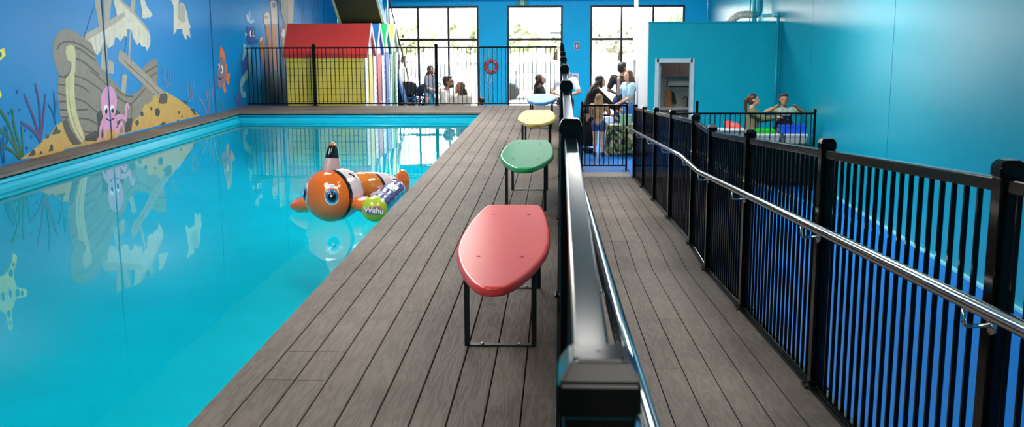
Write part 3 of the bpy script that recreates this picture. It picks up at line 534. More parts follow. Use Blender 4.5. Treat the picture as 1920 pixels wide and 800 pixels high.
 ('painted_coral','poly','tubepale',[(22.994,2.158),(23.242,2.193),(23.486,2.17),(23.555,2.082),(23.497,1.664),(23.019,1.662)]),
 ('painted_coral','poly','tube',[(23.046,1.662),(23.497,1.664),(23.383,1.215),(23.33,0.66),(22.954,0.558),(22.999,1.221)]),
 ('painted_coral','poly','coralgrey',[(22.776,1.803),(22.767,1.793),(22.743,1.784),(22.707,1.776),(22.663,1.771),(22.614,1.769),(22.566,1.771),(22.524,1.775),(22.491,1.781),(22.47,1.79),(22.465,1.8),(22.474,1.809),(22.497,1.818),(22.532,1.826),(22.576,1.831),(22.625,1.833),(22.673,1.832),(22.716,1.828),(22.749,1.821),(22.77,1.812)]),
 ('painted_coral','poly','coralgrey',[(23.456,2.088),(23.444,2.068),(23.416,2.05),(23.374,2.036),(23.323,2.026),(23.268,2.022),(23.215,2.024),(23.168,2.032),(23.132,2.044),(23.11,2.061),(23.104,2.08),(23.116,2.099),(23.144,2.117),(23.184,2.132),(23.234,2.142),(23.289,2.146),(23.343,2.144),(23.391,2.137),(23.428,2.124),(23.45,2.107)]),
 ('painted_coral','poly','tubepale',[(23.831,2.209),(25.068,2.242),(24.883,1.693),(24.091,1.681),(23.896,1.908)]),
 ('painted_coral','line','coralgrey',[(24.449,2.225),(24.391,1.69)],0.03,0),
 ('painted_coral','poly','tube',[(23.783,1.574),(24.089,1.666),(24.45,1.683),(24.25,1.202),(24.001,0.634),(23.862,0.719),(23.78,1.209),(23.736,1.362)]),
 ('painted_coral','poly','white',[(24.109,1.466),(24.096,1.428),(24.07,1.394),(24.034,1.367),(23.992,1.35),(23.948,1.344),(23.905,1.351),(23.869,1.368),(23.843,1.396),(23.829,1.43),(23.829,1.467),(23.842,1.505),(23.867,1.539),(23.902,1.566),(23.944,1.583),(23.988,1.589),(24.031,1.583),(24.067,1.566),(24.094,1.539),(24.108,1.504)]),
 ('painted_coral','line','coralred',[(23.8,1.331),(23.763,1.452),(23.896,1.559),(24.108,1.605)],0.1,0),
 ('painted_coral','poly','tube',[(21.998,1.264),(22.064,1.362),(22.221,1.403),(22.384,1.316),(22.421,1.229),(22.483,0.636),(22.279,0.625),(22.082,1.023)]),
 ('painted_coral','poly','white',[(22.026,1.284),(22.113,1.361),(22.241,1.374),(22.181,1.318)]),
 ('painted_coral','poly','reef',[(22.303,0.568),(22.671,0.532),(22.974,0.673),(23.248,0.604),(23.371,0.461),(23.672,0.487),(24.038,0.39),(24.021,-0.179),(22.237,-0.032),(22.229,0.327)]),
 ('painted_twigs:1','line','coralgrey',[(25.553,2.255),(25.654,2.063),(25.833,1.935)],0.04,0),
 ('painted_twigs:1','line','coralgrey',[(26.161,2.271),(25.988,2.053),(25.832,1.722)],0.04,0),
 ('painted_twigs:2','line','coralgrey',[(26.797,2.288),(26.982,2.088),(27.071,1.73)],0.04,0),
 ('painted_twigs:2','line','coralgrey',[(27.164,2.298),(27.205,2.092)],0.04,0),
 ('painted_twigs:2','line','coralgrey',[(27.695,2.312),(27.498,2.046),(27.371,1.731)],0.04,0),
 ('painted_seaweed:10','line','seagreen',[(21.381,0.428),(21.434,0.189),(21.376,0.029)],0.05,0),
 ('painted_seaweed:10','line','seagreen',[(21.641,0.304),(21.74,0.133),(21.719,0.005)],0.05,0),
 ('painted_seaweed:10','line','seagreen',[(21.214,0.347),(21.065,0.177),(21.074,0.051)],0.05,0),
 ('painted_seaweed:10','line','seagreen',[(21.822,0.238),(21.814,-0.002)],0.05,0),
]
# ---------------------------------------------------------------- mural painted on the left wall
PAINT = {'sand': '#c9a562', 'rock': '#4f5450', 'mast': '#b3aa9f', 'hull': '#8f8880', 'hulldark': '#5f5a55', 'cream': '#cfc69a', 'creamdark': '#98906a',
         'sail': '#dcd5c4', 'sailline': '#b4aea2', 'beam': '#a79c92', 'rope': '#4a6f8f', 'octodark': '#4c4f4e', 'pink': '#dd9cc4', 'white': '#f2f2ee',
         'inkdark': '#1a1a1c', 'green': '#3a6e4c', 'purple': '#5a4a7e', 'deepblue': '#1a5f9c', 'coralgrey': '#8b93a6', 'coralpink': '#a8829a',
         'seagreen': '#3f8f7f', 'plum': '#8a4a8f', 'orange': '#e08058', 'fishbody': '#8d7a8c', 'indigo': '#3a5aa5', 'paleblue': '#a9c9ea',
         'paleteal': '#86c2cf', 'tube': '#b8784e', 'tubepale': '#d9c6b4', 'coralred': '#b5493a', 'reef': '#5f6f55', 'yellow': '#d9d64a'}
def ribbon(pts, w, taper):
    pts = spline(pts, 4); n = len(pts); L = []; R = []
    for i, p in enumerate(pts):
        a = pts[max(0, i - 1)]; c = pts[min(n - 1, i + 1)]; dx, dy = c[0] - a[0], c[1] - a[1]; l = math.hypot(dx, dy) or 1
        t = i / (n - 1); ww = w / 2 * (1 - taper * t if taper >= 0 else 1 + taper * (1 - t))
        L.append((p[0] - dy / l * ww, p[1] + dx / l * ww)); R.append((p[0] + dy / l * ww, p[1] - dx / l * ww))
    return L, R
mural = empty('mural', (WL, 15, 0)); tag(mural, 'underwater mural of a sunken ship and sea creatures painted on the blue wall', 'mural')
order = []; shapes = {}
for it in MURAL:
    if it[0] not in shapes: shapes[it[0]] = []; order.append(it[0])
    shapes[it[0]].append(it)
depth = 0
for pn in order:
    cols = []; b = MB()
    for it in shapes[pn]:
        depth += 1; off = .001 + depth * .00004
        if it[2] not in cols: cols.append(it[2])
        b.mi = cols.index(it[2])
        if it[1] == 'poly':
            P = it[3]
            vs = [b.bm.verts.new((off, y - 15, z)) for y, z in P]
            for t in tessellate_polygon([[Vector((y, z, 0)) for y, z in P]]):
                try: b._fin([b.bm.faces.new([vs[i] for i in t])])
                except ValueError: pass
        else:
            L, R = ribbon(it[3], it[4], it[5])
            lv = [b.bm.verts.new((off, y - 15, z)) for y, z in L]; rv = [b.bm.verts.new((off, y - 15, z)) for y, z in R]
            for i in range(len(lv) - 1): b._fin([b.bm.faces.new((lv[i], lv[i + 1], rv[i + 1], rv[i]))])
    for f in b.bm.faces:
        f.normal_update()
        if f.normal.x < 0: f.normal_flip()
    b.build(pn.split(':')[0], [mat('mural_' + c, tuple(v * .8 for v in lin(PAINT[c])[:3]), .32, 0, .09, 9.0, spec=.12) for c in cols], mural, recalc=False)
# painted starfish on the same wall, one arm of it in view
b = MB(); cx, cz = 11.32, 1.17; P = []
for k in range(5):
    a = PI * .09 + k * 2 * PI / 5
    for da, rr in ((-.30, .24), (-.09, .47), (.09, .47), (.30, .24)): P.append((cx + rr * math.cos(a + da), cz + rr * math.sin(a + da)))
vs = [b.bm.verts.new((.03, y - 15, z)) for y, z in P]
for t in tessellate_polygon([[Vector((y, z, 0)) for y, z in P]]): b._fin([b.bm.faces.new([vs[i] for i in t])])
def disc(y, z, ry, rz, off, mi):
    b.mi = mi; b._fin([b.bm.faces.new([b.bm.verts.new((off, y + ry * math.cos(2 * PI * k / 16) - 15, z + rz * math.sin(2 * PI * k / 16))) for k in range(16)])])
for k in range(5):
    a = PI * .09 + k * 2 * PI / 5
    for rr, s in ((.25, .045), (.36, .03)): disc(cx + rr * math.cos(a), cz + rr * math.sin(a), s, s, .031, 1)
for dy in (-.08, .08): disc(cx + dy, cz + .05, .06, .09, .032, 2); disc(cx + dy, cz + .03, .03, .05, .033, 3)
for v in b.bm.verts: v.co.x -= .028
for f in b.bm.faces:
    f.normal_update()
    if f.normal.x < 0: f.normal_flip()
b.build('painted_starfish', [mat('mural_' + c, PAINT[c], .42, 0, .09, 9.0) for c in ('yellow', 'deepblue', 'white', 'inkdark')], mural, recalc=False)
for y in joints[2:]:
    b = MB(); b.box(.001, .012, y - 15 - .013, y - 15 + .013, 0, CEIL - .01); b.build('wall_joint', mat('joint_strip', '#164f86', .6), mural)

# ---------------------------------------------------------------- fences
def cap_mesh(w=.074, h=.05):
    b = MB(); a = w / 2
    b.lathe([(a * 1.414, 0), (a * 1.414, h * .62), (a * .98, h), (.001, h)], 4, Matrix.Rotation(PI / 4, 4, 'Z'), sm=False)
    bmesh.ops.bevel(b.bm, geom=b.bm.edges[:], offset=.003, segments=2, affect='EDGES')
    return b
def fence(name, label, posts, top=1.2, pick_gap=.1, rail_h=.04, rail_w=.04, drop_ends=(0, 0), n_own=100, cat='fence', base_gap=.06, origin=None, post_w=.065, picks=.019, low_rail=True, group=None, post_sel=None):
    """posts: list of (x,y,z) base points in a line; rails slope between them"""
    o = Vector(origin or posts[0]); root = empty(name, o); tag(root, label, cat, group)
    pm = None; cm = None; bp = None
    for i, p in enumerate(posts):
        if post_sel is not None and i not in post_sel: continue
        p = Vector(p) - o
        if pm is None:
            q = MB(); q.box(-post_w / 2, post_w / 2, -post_w / 2, post_w / 2, 0, top, .003); po = q.build('post', BLACK, root, p); pm = po
            c = cap_mesh(post_w + .009); co = c.build('post_cap', BLACK, po, (0, 0, top)); cm = co
            f = MB(); f.box(-.06, .06, -.05, .05, 0, .01, .002)
            for sx in (-.045, .045):
                for sy in (-.035, .035): f.lathe([(.008, .01), (.008, .018), (.004, .02)], 6, Matrix.Translation((sx, sy, 0)))
            bo = f.build('base_plate', BLACKM, po); bp = bo
        else:
            po = inst(pm, 'post', root, p); inst(cm, 'post_cap', po, (0, 0, top)); inst(bp, 'base_plate', po)
    own = None; cnt = 0; rest = None
    tr = MB(); lr = MB()
    pickets = []
    for i in range(len(posts) - 1):
        a, c = Vector(posts[i]) - o, Vector(posts[i + 1]) - o
        d = c - a; L = math.hypot(d.x, d.y); u = d / L
        s0, s1 = a + u * (post_w / 2), c - u * (post_w / 2)
        up = Vector((0, 0, 1))
        t0 = top - rail_h / 2 - .005
        bb = MB(); bb.bar(s0 + up * t0, s1 + up * t0, rail_w, rail_h, bev=.004); bb.build('top_rail', BLACK, root)
        if low_rail:
            bb = MB(); bb.bar(s0 + up * (base_gap + .012), s1 + up * (base_gap + .012), rail_w * .8, .025, bev=.003); bb.build('bottom_rail', BLACK, root)
        n = max(1, round((L - post_w) / pick_gap))
        for k in range(n):
            t = (k + .5) / n; pickets.append((s0 + (s1 - s0) * t))
    ph = top - rail_h - base_gap - .02
    for p in pickets:
        if cnt < n_own:
            if own is None:
                q = MB(); q.box(-picks / 2, picks / 2, -picks / 2, picks / 2, 0, ph, .0015, seg=1); own = q.build('picket', BLACK, root, p + Vector((0, 0, base_gap + .015)))
            else: inst(own, 'picket', root, p + Vector((0, 0, base_gap + .015)))
        else:
            if rest is None: rest = MB()
            rest.box(p.x - picks / 2, p.x + picks / 2, p.y - picks / 2, p.y + picks / 2, p.z + base_gap + .015, p.z + base_gap + .015 + ph)
        cnt += 1
    if rest is not None: tag(rest.build('picket', BLACK, root), kind='stuff')
    return root
cy = [.9 + 2.465 * k for k in range(9)]
fence('pool_fence', 'black metal fence with capped posts dividing pool deck from ramp', [(.0365, y, 0) for y in [cy[0] - 2.465] + cy][1:], n_own=100)
ry = [0.97, 2.97, 4.97, 6.96, 8.68, 9.78, 11.76, 13.74, 15.62, 17.5]
fence('ramp_fence', 'black picket fence with capped posts stepping down outer edge of ramp', [(1.285, y, ramp_z(y)) for y in ry], base_gap=.004, picks=.0155)
fence('pool_end_fence', 'low black picket fence across far end of pool in front of beach huts', [(x, 20.86, 0) for x in (-6.44, -5.0, -2.5, -.03)], top=1.19, pick_gap=.088, rail_h=.03, rail_w=.03, picks=.014, post_sel=(1, 2), base_gap=.03)
fence('ramp_gate', 'black picket gate closing off the foot of ramp', [(.40, 18.4, LOW + .02), (1.20, 18.4, LOW + .02)], top=1.2, pick_gap=.085, rail_h=.032, rail_w=.032, picks=.016, post_w=.036, cat='gate', base_gap=.09)
pf = fence('play_area_fence', 'black picket fence in front of black table piled with tubs', [(1.36, 16.4, LOW), (2.17, 16.4, LOW), (4.03, 16.4, LOW)], top=1.24, pick_gap=.078, rail_h=.03, rail_w=.03, picks=.014, post_w=.034, base_gap=.08)

b = MB(); b.box(-.022, .022, -.022, .022, 0, 1.42, .004); b.build('latch_post', BLACK, pf, (2.17 - 1.36, -.03, 0))

# handrails on either side of the ramp
def handrail(name, label, x, pts, posts, side):
    root = empty(name, (x, 0, 0)); tag(root, label, 'handrail')
    b = MB(); P = spline(pts, 1); b.tube([(0, y, z) for y, z in P], .0225, 16); b.build('rail', CHROME, root)
    src = None
    for y in posts:
        z = [z0 + (z1 - z0) * (y - y0) / (y1 - y0) for (y0, z0), (y1, z1) in zip(pts, pts[1:]) if y0 <= y <= y1]
        if not z: continue
        if src is None:
            q = MB(); q.tube([(0, -.05, -.02), (0, -.05, -.058), (side * .004, -.05, -.068), (side * .014, -.05, -.072), (side * .085, -.045, -.072)], .007, 8)
            q.lathe([(.028, -.004), (.028, .004), (.02, .008)], 16, Matrix.Translation((side * .084, -.045, -.072)) @ Matrix.Rotation(side * PI / 2, 4, 'Y'))
            src = q.build('bracket', CHROME, root, (0, y, z[0]))
        else: inst(src, 'bracket', root, (0, y, z[0]))
hp = [(-1.5, 1.10), (2.54, .79), (8.62, .347), (9.9, .325), (18.1, -.172)]
handrail('handrail', 'polished steel handrail along outer picket fence of ramp', 1.17, hp, [y for y in ry if y > 1], 1)
handrail('handrail', 'polished steel handrail low along ramp side of the pool fence', .155, hp[:4] + [(18.0, -.166)], [y + .1 for y in cy], -1)

# ---------------------------------------------------------------- surfboard benches
def make_bench():
    root = empty('surfboard_bench')
    half = [(0, .0), (.05, .02), (.09, .09), (.125, .2), (.162, .34), (.205, .58), (.232, .82), (.238, 1.1), (.228, 1.45), (.208, 1.75), (.185, 1.97), (.168, 2.07), (.14, 2.103), (0, 2.108)]
    half = spline(half, 4)
    pts = [(x, y) for x, y in half] + [(-x, y) for x, y in half[-2:0:-1]]
    b = MB(); n = len(pts); rings = []
    for z, ins in ((.405, .012), (.409, .004), (.416, 0), (.437, 0), (.444, .003), (.4485, .009), (.45, .016)):
        ring = []
        for k in range(n):
            p, q = Vector(pts[k - 1]), Vector(pts[(k + 1) % n]); t = (q - p).normalized(); nn = Vector((-t.y, t.x))
            ring.append(b.bm.verts.new((pts[k][0] + nn.x * ins, pts[k][1] + nn.y * ins, z)))
        rings.append(ring)
    for i in range(len(rings) - 1):
        for k in range(n): b._fin([b.bm.faces.new((rings[i][k], rings[i][(k + 1) % n], rings[i + 1][(k + 1) % n], rings[i + 1][k]))], True)
    b._fin([b.bm.faces.new(rings[0][::-1]), b.bm.faces.new(rings[-1])])
    seat = b.build('seat', [BLACKM], root)
    s = MB()
    for y in (.61, 1.75):
        for x in (-.105, .105): s.lathe([(.011, .4495), (.011, .4515), (.005, .4505)], 10, Matrix.Translation((x, y, 0)))
    s.build('screw', mat('screw_head', '#7d4a48', .4, .3), seat)
    for y in (.61, 1.75):
        for x in (-.165, .165):
            q = MB(); q.box(x - .0125, x + .0125, y - .02, y + .02, 0, .405, .002); q.build('leg', BLACKM, root)
        q = MB(); q.box(-.153, .153, y - .02, y + .02, 0, .007, .001)
        q.mi = 1
        for x in (-.09, .09): q.lathe([(.009, .007), (.009, .012), (.004, .014)], 8, Matrix.Translation((x, y, 0)))
        q.build('foot_bar', [BLACKM, CHROME], root)
        q = MB(); q.box(-.153, .153, y - .02, y + .02, .385, .405, .001); q.build('seat_bar', BLACKM, root)
    return root, seat
SEATC = [('red', '#e0403c', 4.25, 'red surfboard-shaped bench standing nearest the fence end post'), ('green', '#1f9d55', 8.06, 'green surfboard-shaped bench on the pool deck'),
         ('yellow', '#c2ad55', 11.86, 'pale yellow surfboard-shaped bench on the pool deck'), ('blue', '#2f7fc4', 15.36, 'blue surfboard-shaped bench farthest along the pool deck')]
bench, seat = make_bench()
for i, (cn, hx, y, lab) in enumerate(SEATC):
    r = bench if i == 0 else copy_tree(bench)
    r.location = (-.287, y, 0)
    tag(r, lab, 'bench', 'surfboard benches along the pool deck')
    st = [c for c in r.children if c.name.startswith('seat') and not c.name.startswith('seat_')][0]
    st.data = st.data.copy(); st.data.materials.clear(); m = mat('bench_plastic_' + cn, hx, .3, 0, .03, 12, .02, spec=.4)
    st.data.materials.append(m); st.data.materials.append(m)
SEATSAT = None

# ---------------------------------------------------------------- inflatables in the pool
def vinyl(name, hx, tr=.0, rough=.12):
    m = mat(name, hx, rough, 0, .05, 5, .03, coat=.8)
    bs = m.node_tree.nodes['Principled BSDF']; bs.inputs['Transmission Weight'].default_value = 0
    if tr: bs.inputs['Alpha'].default_value = 1 - tr
    bs.inputs['Subsurface Weight'].default_value = .3; bs.inputs['Subsurface Radius'].default_value = (.12, .05, .03)
    return m
VO, VB, VW, VP = vinyl('orange_vinyl', '#ff7a26'), vinyl('black_vinyl', '#151214'), vinyl('white_vinyl', '#f2dcdc'), vinyl('pink_vinyl', '#efc0c0')
VO2 = vinyl('amber_vinyl', '#f08a22', .08)
fr = empty('inflatable_fish', (-2.10, 9.22, .04)); tag(fr, 'inflatable orange fish pool float with white and black bands', 'pool float')
fr.rotation_euler = (0, 0, math.atan2(.40, -.91) + PI)      # local -Y is the nose
ang = math.atan2(.41, .91)
fr.rotation_euler = (0, 0, -ang)
prof = []
for k in range(9): a = k / 8 * PI / 2; prof.append((.245 * math.sin(a) + .002, -.245 * math.cos(a)))
prof += [(.247, .05), (.243, .11), (.228, .18), (.205, .24), (.17, .285), (.155, .31), (.165, .35), (.18, .43), (.182, .55), (.172, .7), (.155, .85), (.13, .98), (.10, 1.08), (.06, 1.15), (.01, 1.17)]
prof = spline(prof, 3)
b = MB(); b.lathe(prof, 40, Matrix.Rotation(-PI / 2, 4, 'X'))
# local: lathe z -> +Y
for v in b.bm.verts:
    y = v.co.y
    if y > .2: v.co.z -= (y - .2) * .09
    # pleats near the seams
    a = math.atan2(v.co.z, v.co.x); k = 1 + .012 * math.sin(14 * a) * (1 if y > .2 else max(0, min(1, -(y + .05) * 4)))
    v.co.x *= k; v.co.z *= k
for f in b.bm.faces:
    y = f.calc_center_median().y
    f.material_index = 1 if (-.045 < y < .0 or .2 < y < .225 or .6 < y < .67 or .86 < y < .98) else (2 if (0 <= y <= .2 or .67 <= y <= .86) else (3 if y > .225 else 0))
body = b.build('body', [VO, VB, VW, VO2], fr)
b = MB(); b.lathe([(.001, -.085), (.05, -.08), (.085, -.06), (.105, 0), (.10, .05), (.085, .12), (.068, .19), (.045, .235), (.02, .262), (.003, .268)], 20, Matrix.Translation((0, .02, .22)) @ Matrix.Rotation(-.12, 4, 'X'), sx=.62)
for f in b.bm.faces:
    z = f.calc_center_median().z
    f.material_index = 0 if z < .365 else (1 if z < .455 else 2)
for v in b.bm.verts: v.co.x += .02 * (v.co.z - .2)
b.build('top_fin', [VP, VB, VO], fr)
for s in (-1, 1):
    b = MB(); M = Matrix.Translation((s * .31, .10 if s > 0 else .02, -.085 if s > 0 else -.115)) @ Matrix.Rotation(s * .25, 4, 'Z') @ Matrix.Rotation(s * .18, 4, 'Y')
    b.ball((0, 0, 0), (.20, .13, .07), None, 4)
    for v in b.bm.verts:
        x = v.co.x * s; v.co.z *= 1 + .12 * math.sin(v.co.y * 90) * (x > 0); v.co.y *= .75 + .5 * (x + .2)
        v.co = M @ v.co
    b.build('side_fin', VO, fr)
b = MB(); b.ball((0, 1.2, -.06), (.035, .13, .15)); b.build('tail_fin', VO, fr)
EYEW, EYEB, EYEK = vinyl('eye_white', '#f4f4f4'), vinyl('eye_blue', '#1d86d6'), vinyl('eye_black', '#0b0b0d')
for s in (-1, 1):
    n = Vector((s * .62, -.76, .16)).normalized(); up = Vector((0, 0, 1)); t = up.cross(n).normalized(); u = n.cross(t)
    def eye(parent, name, m, rr, sh, h, off=(0, 0)):
        b = MB(); M = Matrix((t, u, n)).transposed().to_4x4(); M.translation = n * (.245 + sh) + t * off[0] + u * off[1]
        b.lathe([(rr, -.03), (rr * .99, 0), (rr * .8, h * .6), (rr * .4, h * .95), (.001, h)], 24, M, sx=.86); return b.build(name, m, parent)
    e = eye(fr, 'eye', EYEW, .098, -.018, .016)
    eye(e, 'iris', EYEB, .066, -.006, .01, (0, -.012)); eye(e, 'pupil', EYEK, .046, .0, .01, (0, -.018)); eye(e, 'eye_glint', EYEW, .014, .007, .006, (-.008, -.012))
#b = MB(); b.tube([(-.07, -.222, -.10), (-.03, -.235, -.115), (.03, -.235, -.115), (.07, -.222, -.10)], .006, 8); b.build('mouth', VB, fr)
b = MB(); b.tube([(.12, .06, .2), (.14, .09, .19), (.16, .13, .165), (.165, .17, .15)], [.006, .016, .02, .004], 8); b.build('marking', VB, fr)

tr_ = empty('inflatable_tube', (-1.655, 8.95, -.045)); tag(tr_, 'blue cylinder pool toy with yellow-green ball end floating against deck edge', 'pool toy')
tr_.scale = (1.14, 1.0, 1.14)
VN, VY = vinyl('navy_vinyl', '#2b3f9c', 0, .16), vinyl('lime_vinyl', '#c3d62c', 0, .3)
b = MB(); pr = [(.098, .03), (.101, .06)]
for k in range(12): pr += [(.101 - (.004 if k % 3 == 0 else 0), .10 + k * .085)]
pr += [(.101, 1.12), (.09, 1.17), (.06, 1.2), (.001, 1.21)]
b.lathe(pr, 32, Matrix.Rotation(-PI / 2, 4, 'X')); bd = b.build('body', VN, tr_)
b = MB(); b.lathe([(.001, -.085)] + [(.102 * math.sin(a), .02 - .105 * math.cos(a)) for a in [k * PI / 16 for k in range(1, 9)]] + [(.1, .045)], 32, Matrix.Rotation(-PI / 2, 4, 'X')); end = b.build('ball_end', VY, tr_)
b = MB(); 
for y in (.22, .30, .95):
    b.tube([(.1025 * math.cos(a), y + .012 * math.sin(3 * a), .1025 * math.sin(a)) for a in [.9 + .1 * k for k in range(14)]], .004, 6)
b.build('stripe', VW, bd)
# a small swimmer-free word badge printed on the ball end
def word(text, size, name, m, parent, M, ext=.0008):
    cu = bpy.data.curves.new(name, 'FONT'); cu.body = text; cu.size = size; cu.extrude = ext; cu.align_x = 'CENTER'; cu.align_y = 'CENTER'; cu.offset = size * .02
    ob = bpy.data.objects.new(name, cu); COL.objects.link(ob); dg = bpy.context.evaluated_depsgraph_get(); me = bpy.data.meshes.new_from_object(ob.evaluated_get(dg))
    bpy.data.objects.remove(ob); me.transform(M); me.materials.clear(); me.materials.append(m)
    o = bpy.data.objects.new(name, me); COL.objects.link(o); o.parent = parent; return o
Mw = Matrix.Translation((.012, -.088, .004)) @ Matrix.Rotation(math.radians(12), 4, 'Z') @ Matrix.Rotation(PI / 2, 4, 'X') @ Matrix.Rotation(-.12, 4, 'Z') @ Matrix.Shear('XY', 4, (.25, 0))
o = word('Wahu', .062, 'printed_word', mat('print_white', '#f4f4f4', .4), end, Mw, .002)
Mb = Matrix.Translation((.012, -.0855, .0)) @ Matrix.Rotation(math.radians(12), 4, 'Z') @ Matrix.Rotation(PI / 2, 4, 'X')
b = MB(); b.lathe([(.001, -.003), (.078, -.003), (.078, 0), (.001, .001)], 28, Mb @ Matrix.Rotation(-.12, 4, 'Z'), sy=.4, sm=False)
b.build('word_badge', mat('badge_purple', '#8a5f86', .4), end)
b = MB(); M2 = Mb @ Matrix.Translation((.02, .02, .0018)); b.lathe([(.001, -.002), (.04, -.002), (.04, 0), (.001, .0005)], 20, M2, sy=.45, sm=False); b.build('badge_accent', mat('badge_pink', '#d85a7c', .4), end)
Mw2 = Matrix.Translation((.0, .62, .1045)) @ Matrix.Rotation(.62, 4, 'Y') @ Matrix.Rotation(PI / 2, 4, 'Z')
word('Wahu', .12, 'printed_word', mat('print_white', '#f4f4f4', .4), bd, Matrix.Rotation(.6, 4, 'Y') @ Matrix.Translation((0, .66, .1035)) @ Matrix.Rotation(PI / 2, 4, 'Z'), .002)

# ---------------------------------------------------------------- beach huts
def hut(i, yc, roofc, doorc, label, x0=-5.66, x1=-4.0, hw=.5):
    root = empty('beach_hut', ((x0 + x1) / 2, yc, LOW)); tag(root, label, 'hut', 'row of small beach huts')
    hx = (x1 - x0) / 2; ez, rz = 2.03, 2.68
    yel = mat('hut_yellow_weatherboard', '#e2cf58', .55, 0, .06, 4)
    side = yel if i == 0 else mat('hut_white_weatherboard', '#e6e8ea', .55, 0, .03, 4)
    b = MB(); n = 15
    for k in range(n):
        z0, z1 = k * ez / n, (k + 1) * ez / n
        for s in (-1, 1):
            b.prism([(s * hw, z0 + .009), (s * (hw - .012), z1), (s * (hw - .05), z1), (s * (hw - .05), z0 + .009)], -hx + .02, hx - .02)
    b.box(-hx + .02, -hx + .05, -hw + .05, hw - .05, 0, ez)
    b.mi = 1
    for s in (-1, 1): b.box(-hx + .03, hx - .03, min(s * (hw - .03), s * (hw - .06)), max(s * (hw - .03), s * (hw - .06)), 0, ez - .01)
    b.build('side_wall', [side, DARK], root)
    wh = mat('hut_white_trim', '#eceef0', .5, 0, .02, 4)
    b = MB()
    for k in range(n):
        z0, z1 = k * ez / n, (k + 1) * ez / n
        for (ya, yb) in ((-hw, -.36), (.36, hw)): b.prism([(hx + .012, z0), (hx, z1), (hx - .03, z1), (hx - .03, z0)], ya, yb, 'y')
    b.prism([(-hw, ez), (hw, ez), (0, rz - .05)], hx - .03, hx - .005)
    b.build('gable_wall', wh, root)
    b = MB(); b.box(hx - .03, hx + .004, -.358, .358, 0, ez - .005, .004)
    dr = b.build('door', mat('hut_door_%d' % i, doorc, .45, 0, .04, 6), root)
    b = MB(); b.ball((hx + .005, .2, .95), .022); b.build('door_knob', CHROME, dr)
    b = MB(); L = math.hypot(hw + .06, rz - ez)
    for s in (-1, 1):
        b.prism([(0, rz), (0, rz - .04), (s * (hw + .017), ez - .045), (s * (hw + .017), ez - .005)], -hx - .05, hx + .05)
    b.build('roof', mat('hut_roof_%d' % i, roofc, .4, 0, .04, 3), root)
    b = MB()
    for s in (-1, 1):
        b.prism([(0, rz + .005), (0, rz - .08), (s * (hw + .017), ez - .085), (s * (hw + .017), ez)], hx + .05, hx + .07)
    b.build('barge_board', wh, root)
    return root
hut(0, 21.62, '#e2443e', '#c9b548', 'beach hut with red roof and yellow weatherboard side wall')
hut(1, 22.66, '#2d74bd', '#a01f33', 'white beach hut with blue roof and dark red door')
hut(2, 23.70, '#1fa660', '#21528f', 'white beach hut with green roof and blue door')
hut(3, 24.74, '#d8bd5a', '#167a43', 'white beach hut with yellow roof and green door')

# ---------------------------------------------------------------- stairs behind the huts
st = empty('staircase', (-4.75, 28.9, LOW)); tag(st, 'steep blue staircase with brown treads rising above the beach huts', 'staircase')
SL = .70; n = 20; rise = .195; go = rise / SL
b = MB()
for k in range(n): b.box(-.52, .52, -(k + 1) * go - .02, -k * go + .01, (k + 1) * rise - .04, (k + 1) * rise, .004)
b.build('tread', mat('brown_tread', '#3f342a', .7), st)
b = MB(); b.prism([(0, -.1), (-n * go, n * rise - .1), (-n * go, n * rise - .13), (0, -.13)], -.52, .52); b.build('soffit', mat('brown_soffit', '#3a3028', .8), st)
for s in (-1, 1):
    b = MB(); b.prism([(.12, 0), (.12, .14), (-n * go, n * rise + .12), (-n * go, n * rise - .18), (-.2, 0)], s * .52 - .02, s * .52 + .02); sg = b.build('stringer', mat('blue_stringer', '#1d6fae', .4), st)
    b = MB(); b.prism([(-.2, -.005), (-n * go, n * rise - .2), (-n * go, n * rise - .175), (-.2, .02)], s * .52 - .028, s * .52 + .028); b.build('stringer_edge', WHITEP, sg)
    b = MB(); b.tube([(s * .52, .1, 1.0), (s * .52, -n * go, n * rise + 1.0)], .02, 8)
    b.build('handrail', BLACKM, st)
    for k in range(0, n, 3):
        b = MB(); b.tube([(s * .52, -k * go - .1, k * rise + .1), (s * .52, -k * go - .1, k * rise + 1.07)], .014, 8); b.build('baluster', WHITEP if k > 8 else BLACKM, st)
b = MB(); b.box(-5.08, -4.92, 29.2, 29.35, LOW, 2.16, .01); o = b.build('stair_column', mat('blue_column', '#2f7fae', .4)); tag(o, 'blue square column standing beside the staircase', 'column')

# ---------------------------------------------------------------- kitchen partition room on the right
KX, KY, KT = 1.70, 20.0, 1.66
b = MB(); DX0, DX1, DZ = 1.86, 2.55, .91
b.box(KX, DX0, KY, KY + .12, LOW, KT); b.box(DX1, WR, KY, KY + .12, LOW, KT); b.box(DX0, DX1, KY, KY + .12, DZ, KT)
structure(b.build('wall_kitchen', TEALR))
b = MB(); b.box(KX - .012, KX + .1, KY + .001, 23.15, LOW, KT + .002); b.box(KX - .012, KX + .1, 23.85, 24.1, LOW, KT); b.box(KX - .012, KX + .1, 23.15, 23.85, .82, KT); b.box(KX, WR, 24.0, 24.12, LOW, KT)
structure(b.build('wall_kitchen_side', WHITEP))
b = MB(); b.box(KX + .05, KX + .09, 23.15, 23.85, LOW, .82); structure(b.build('door_2', mat('grey_door', '#7e8b8f', .5)))
b = MB(); b.box(KX + .11, WR, KY + .125, 23.99, KT - .12, KT - .01); structure(b.build('ceiling_kitchen', WHITEP))
b = MB(); b.box(KX - .012, WR, KY - .02, KY, KT - .03, KT); b.box(WR - .1, WR - .0, KY - .012, KY, LOW, KT - .06, .003)
structure(b.build('trim_2', TEALR))
b = MB(); fw = .075
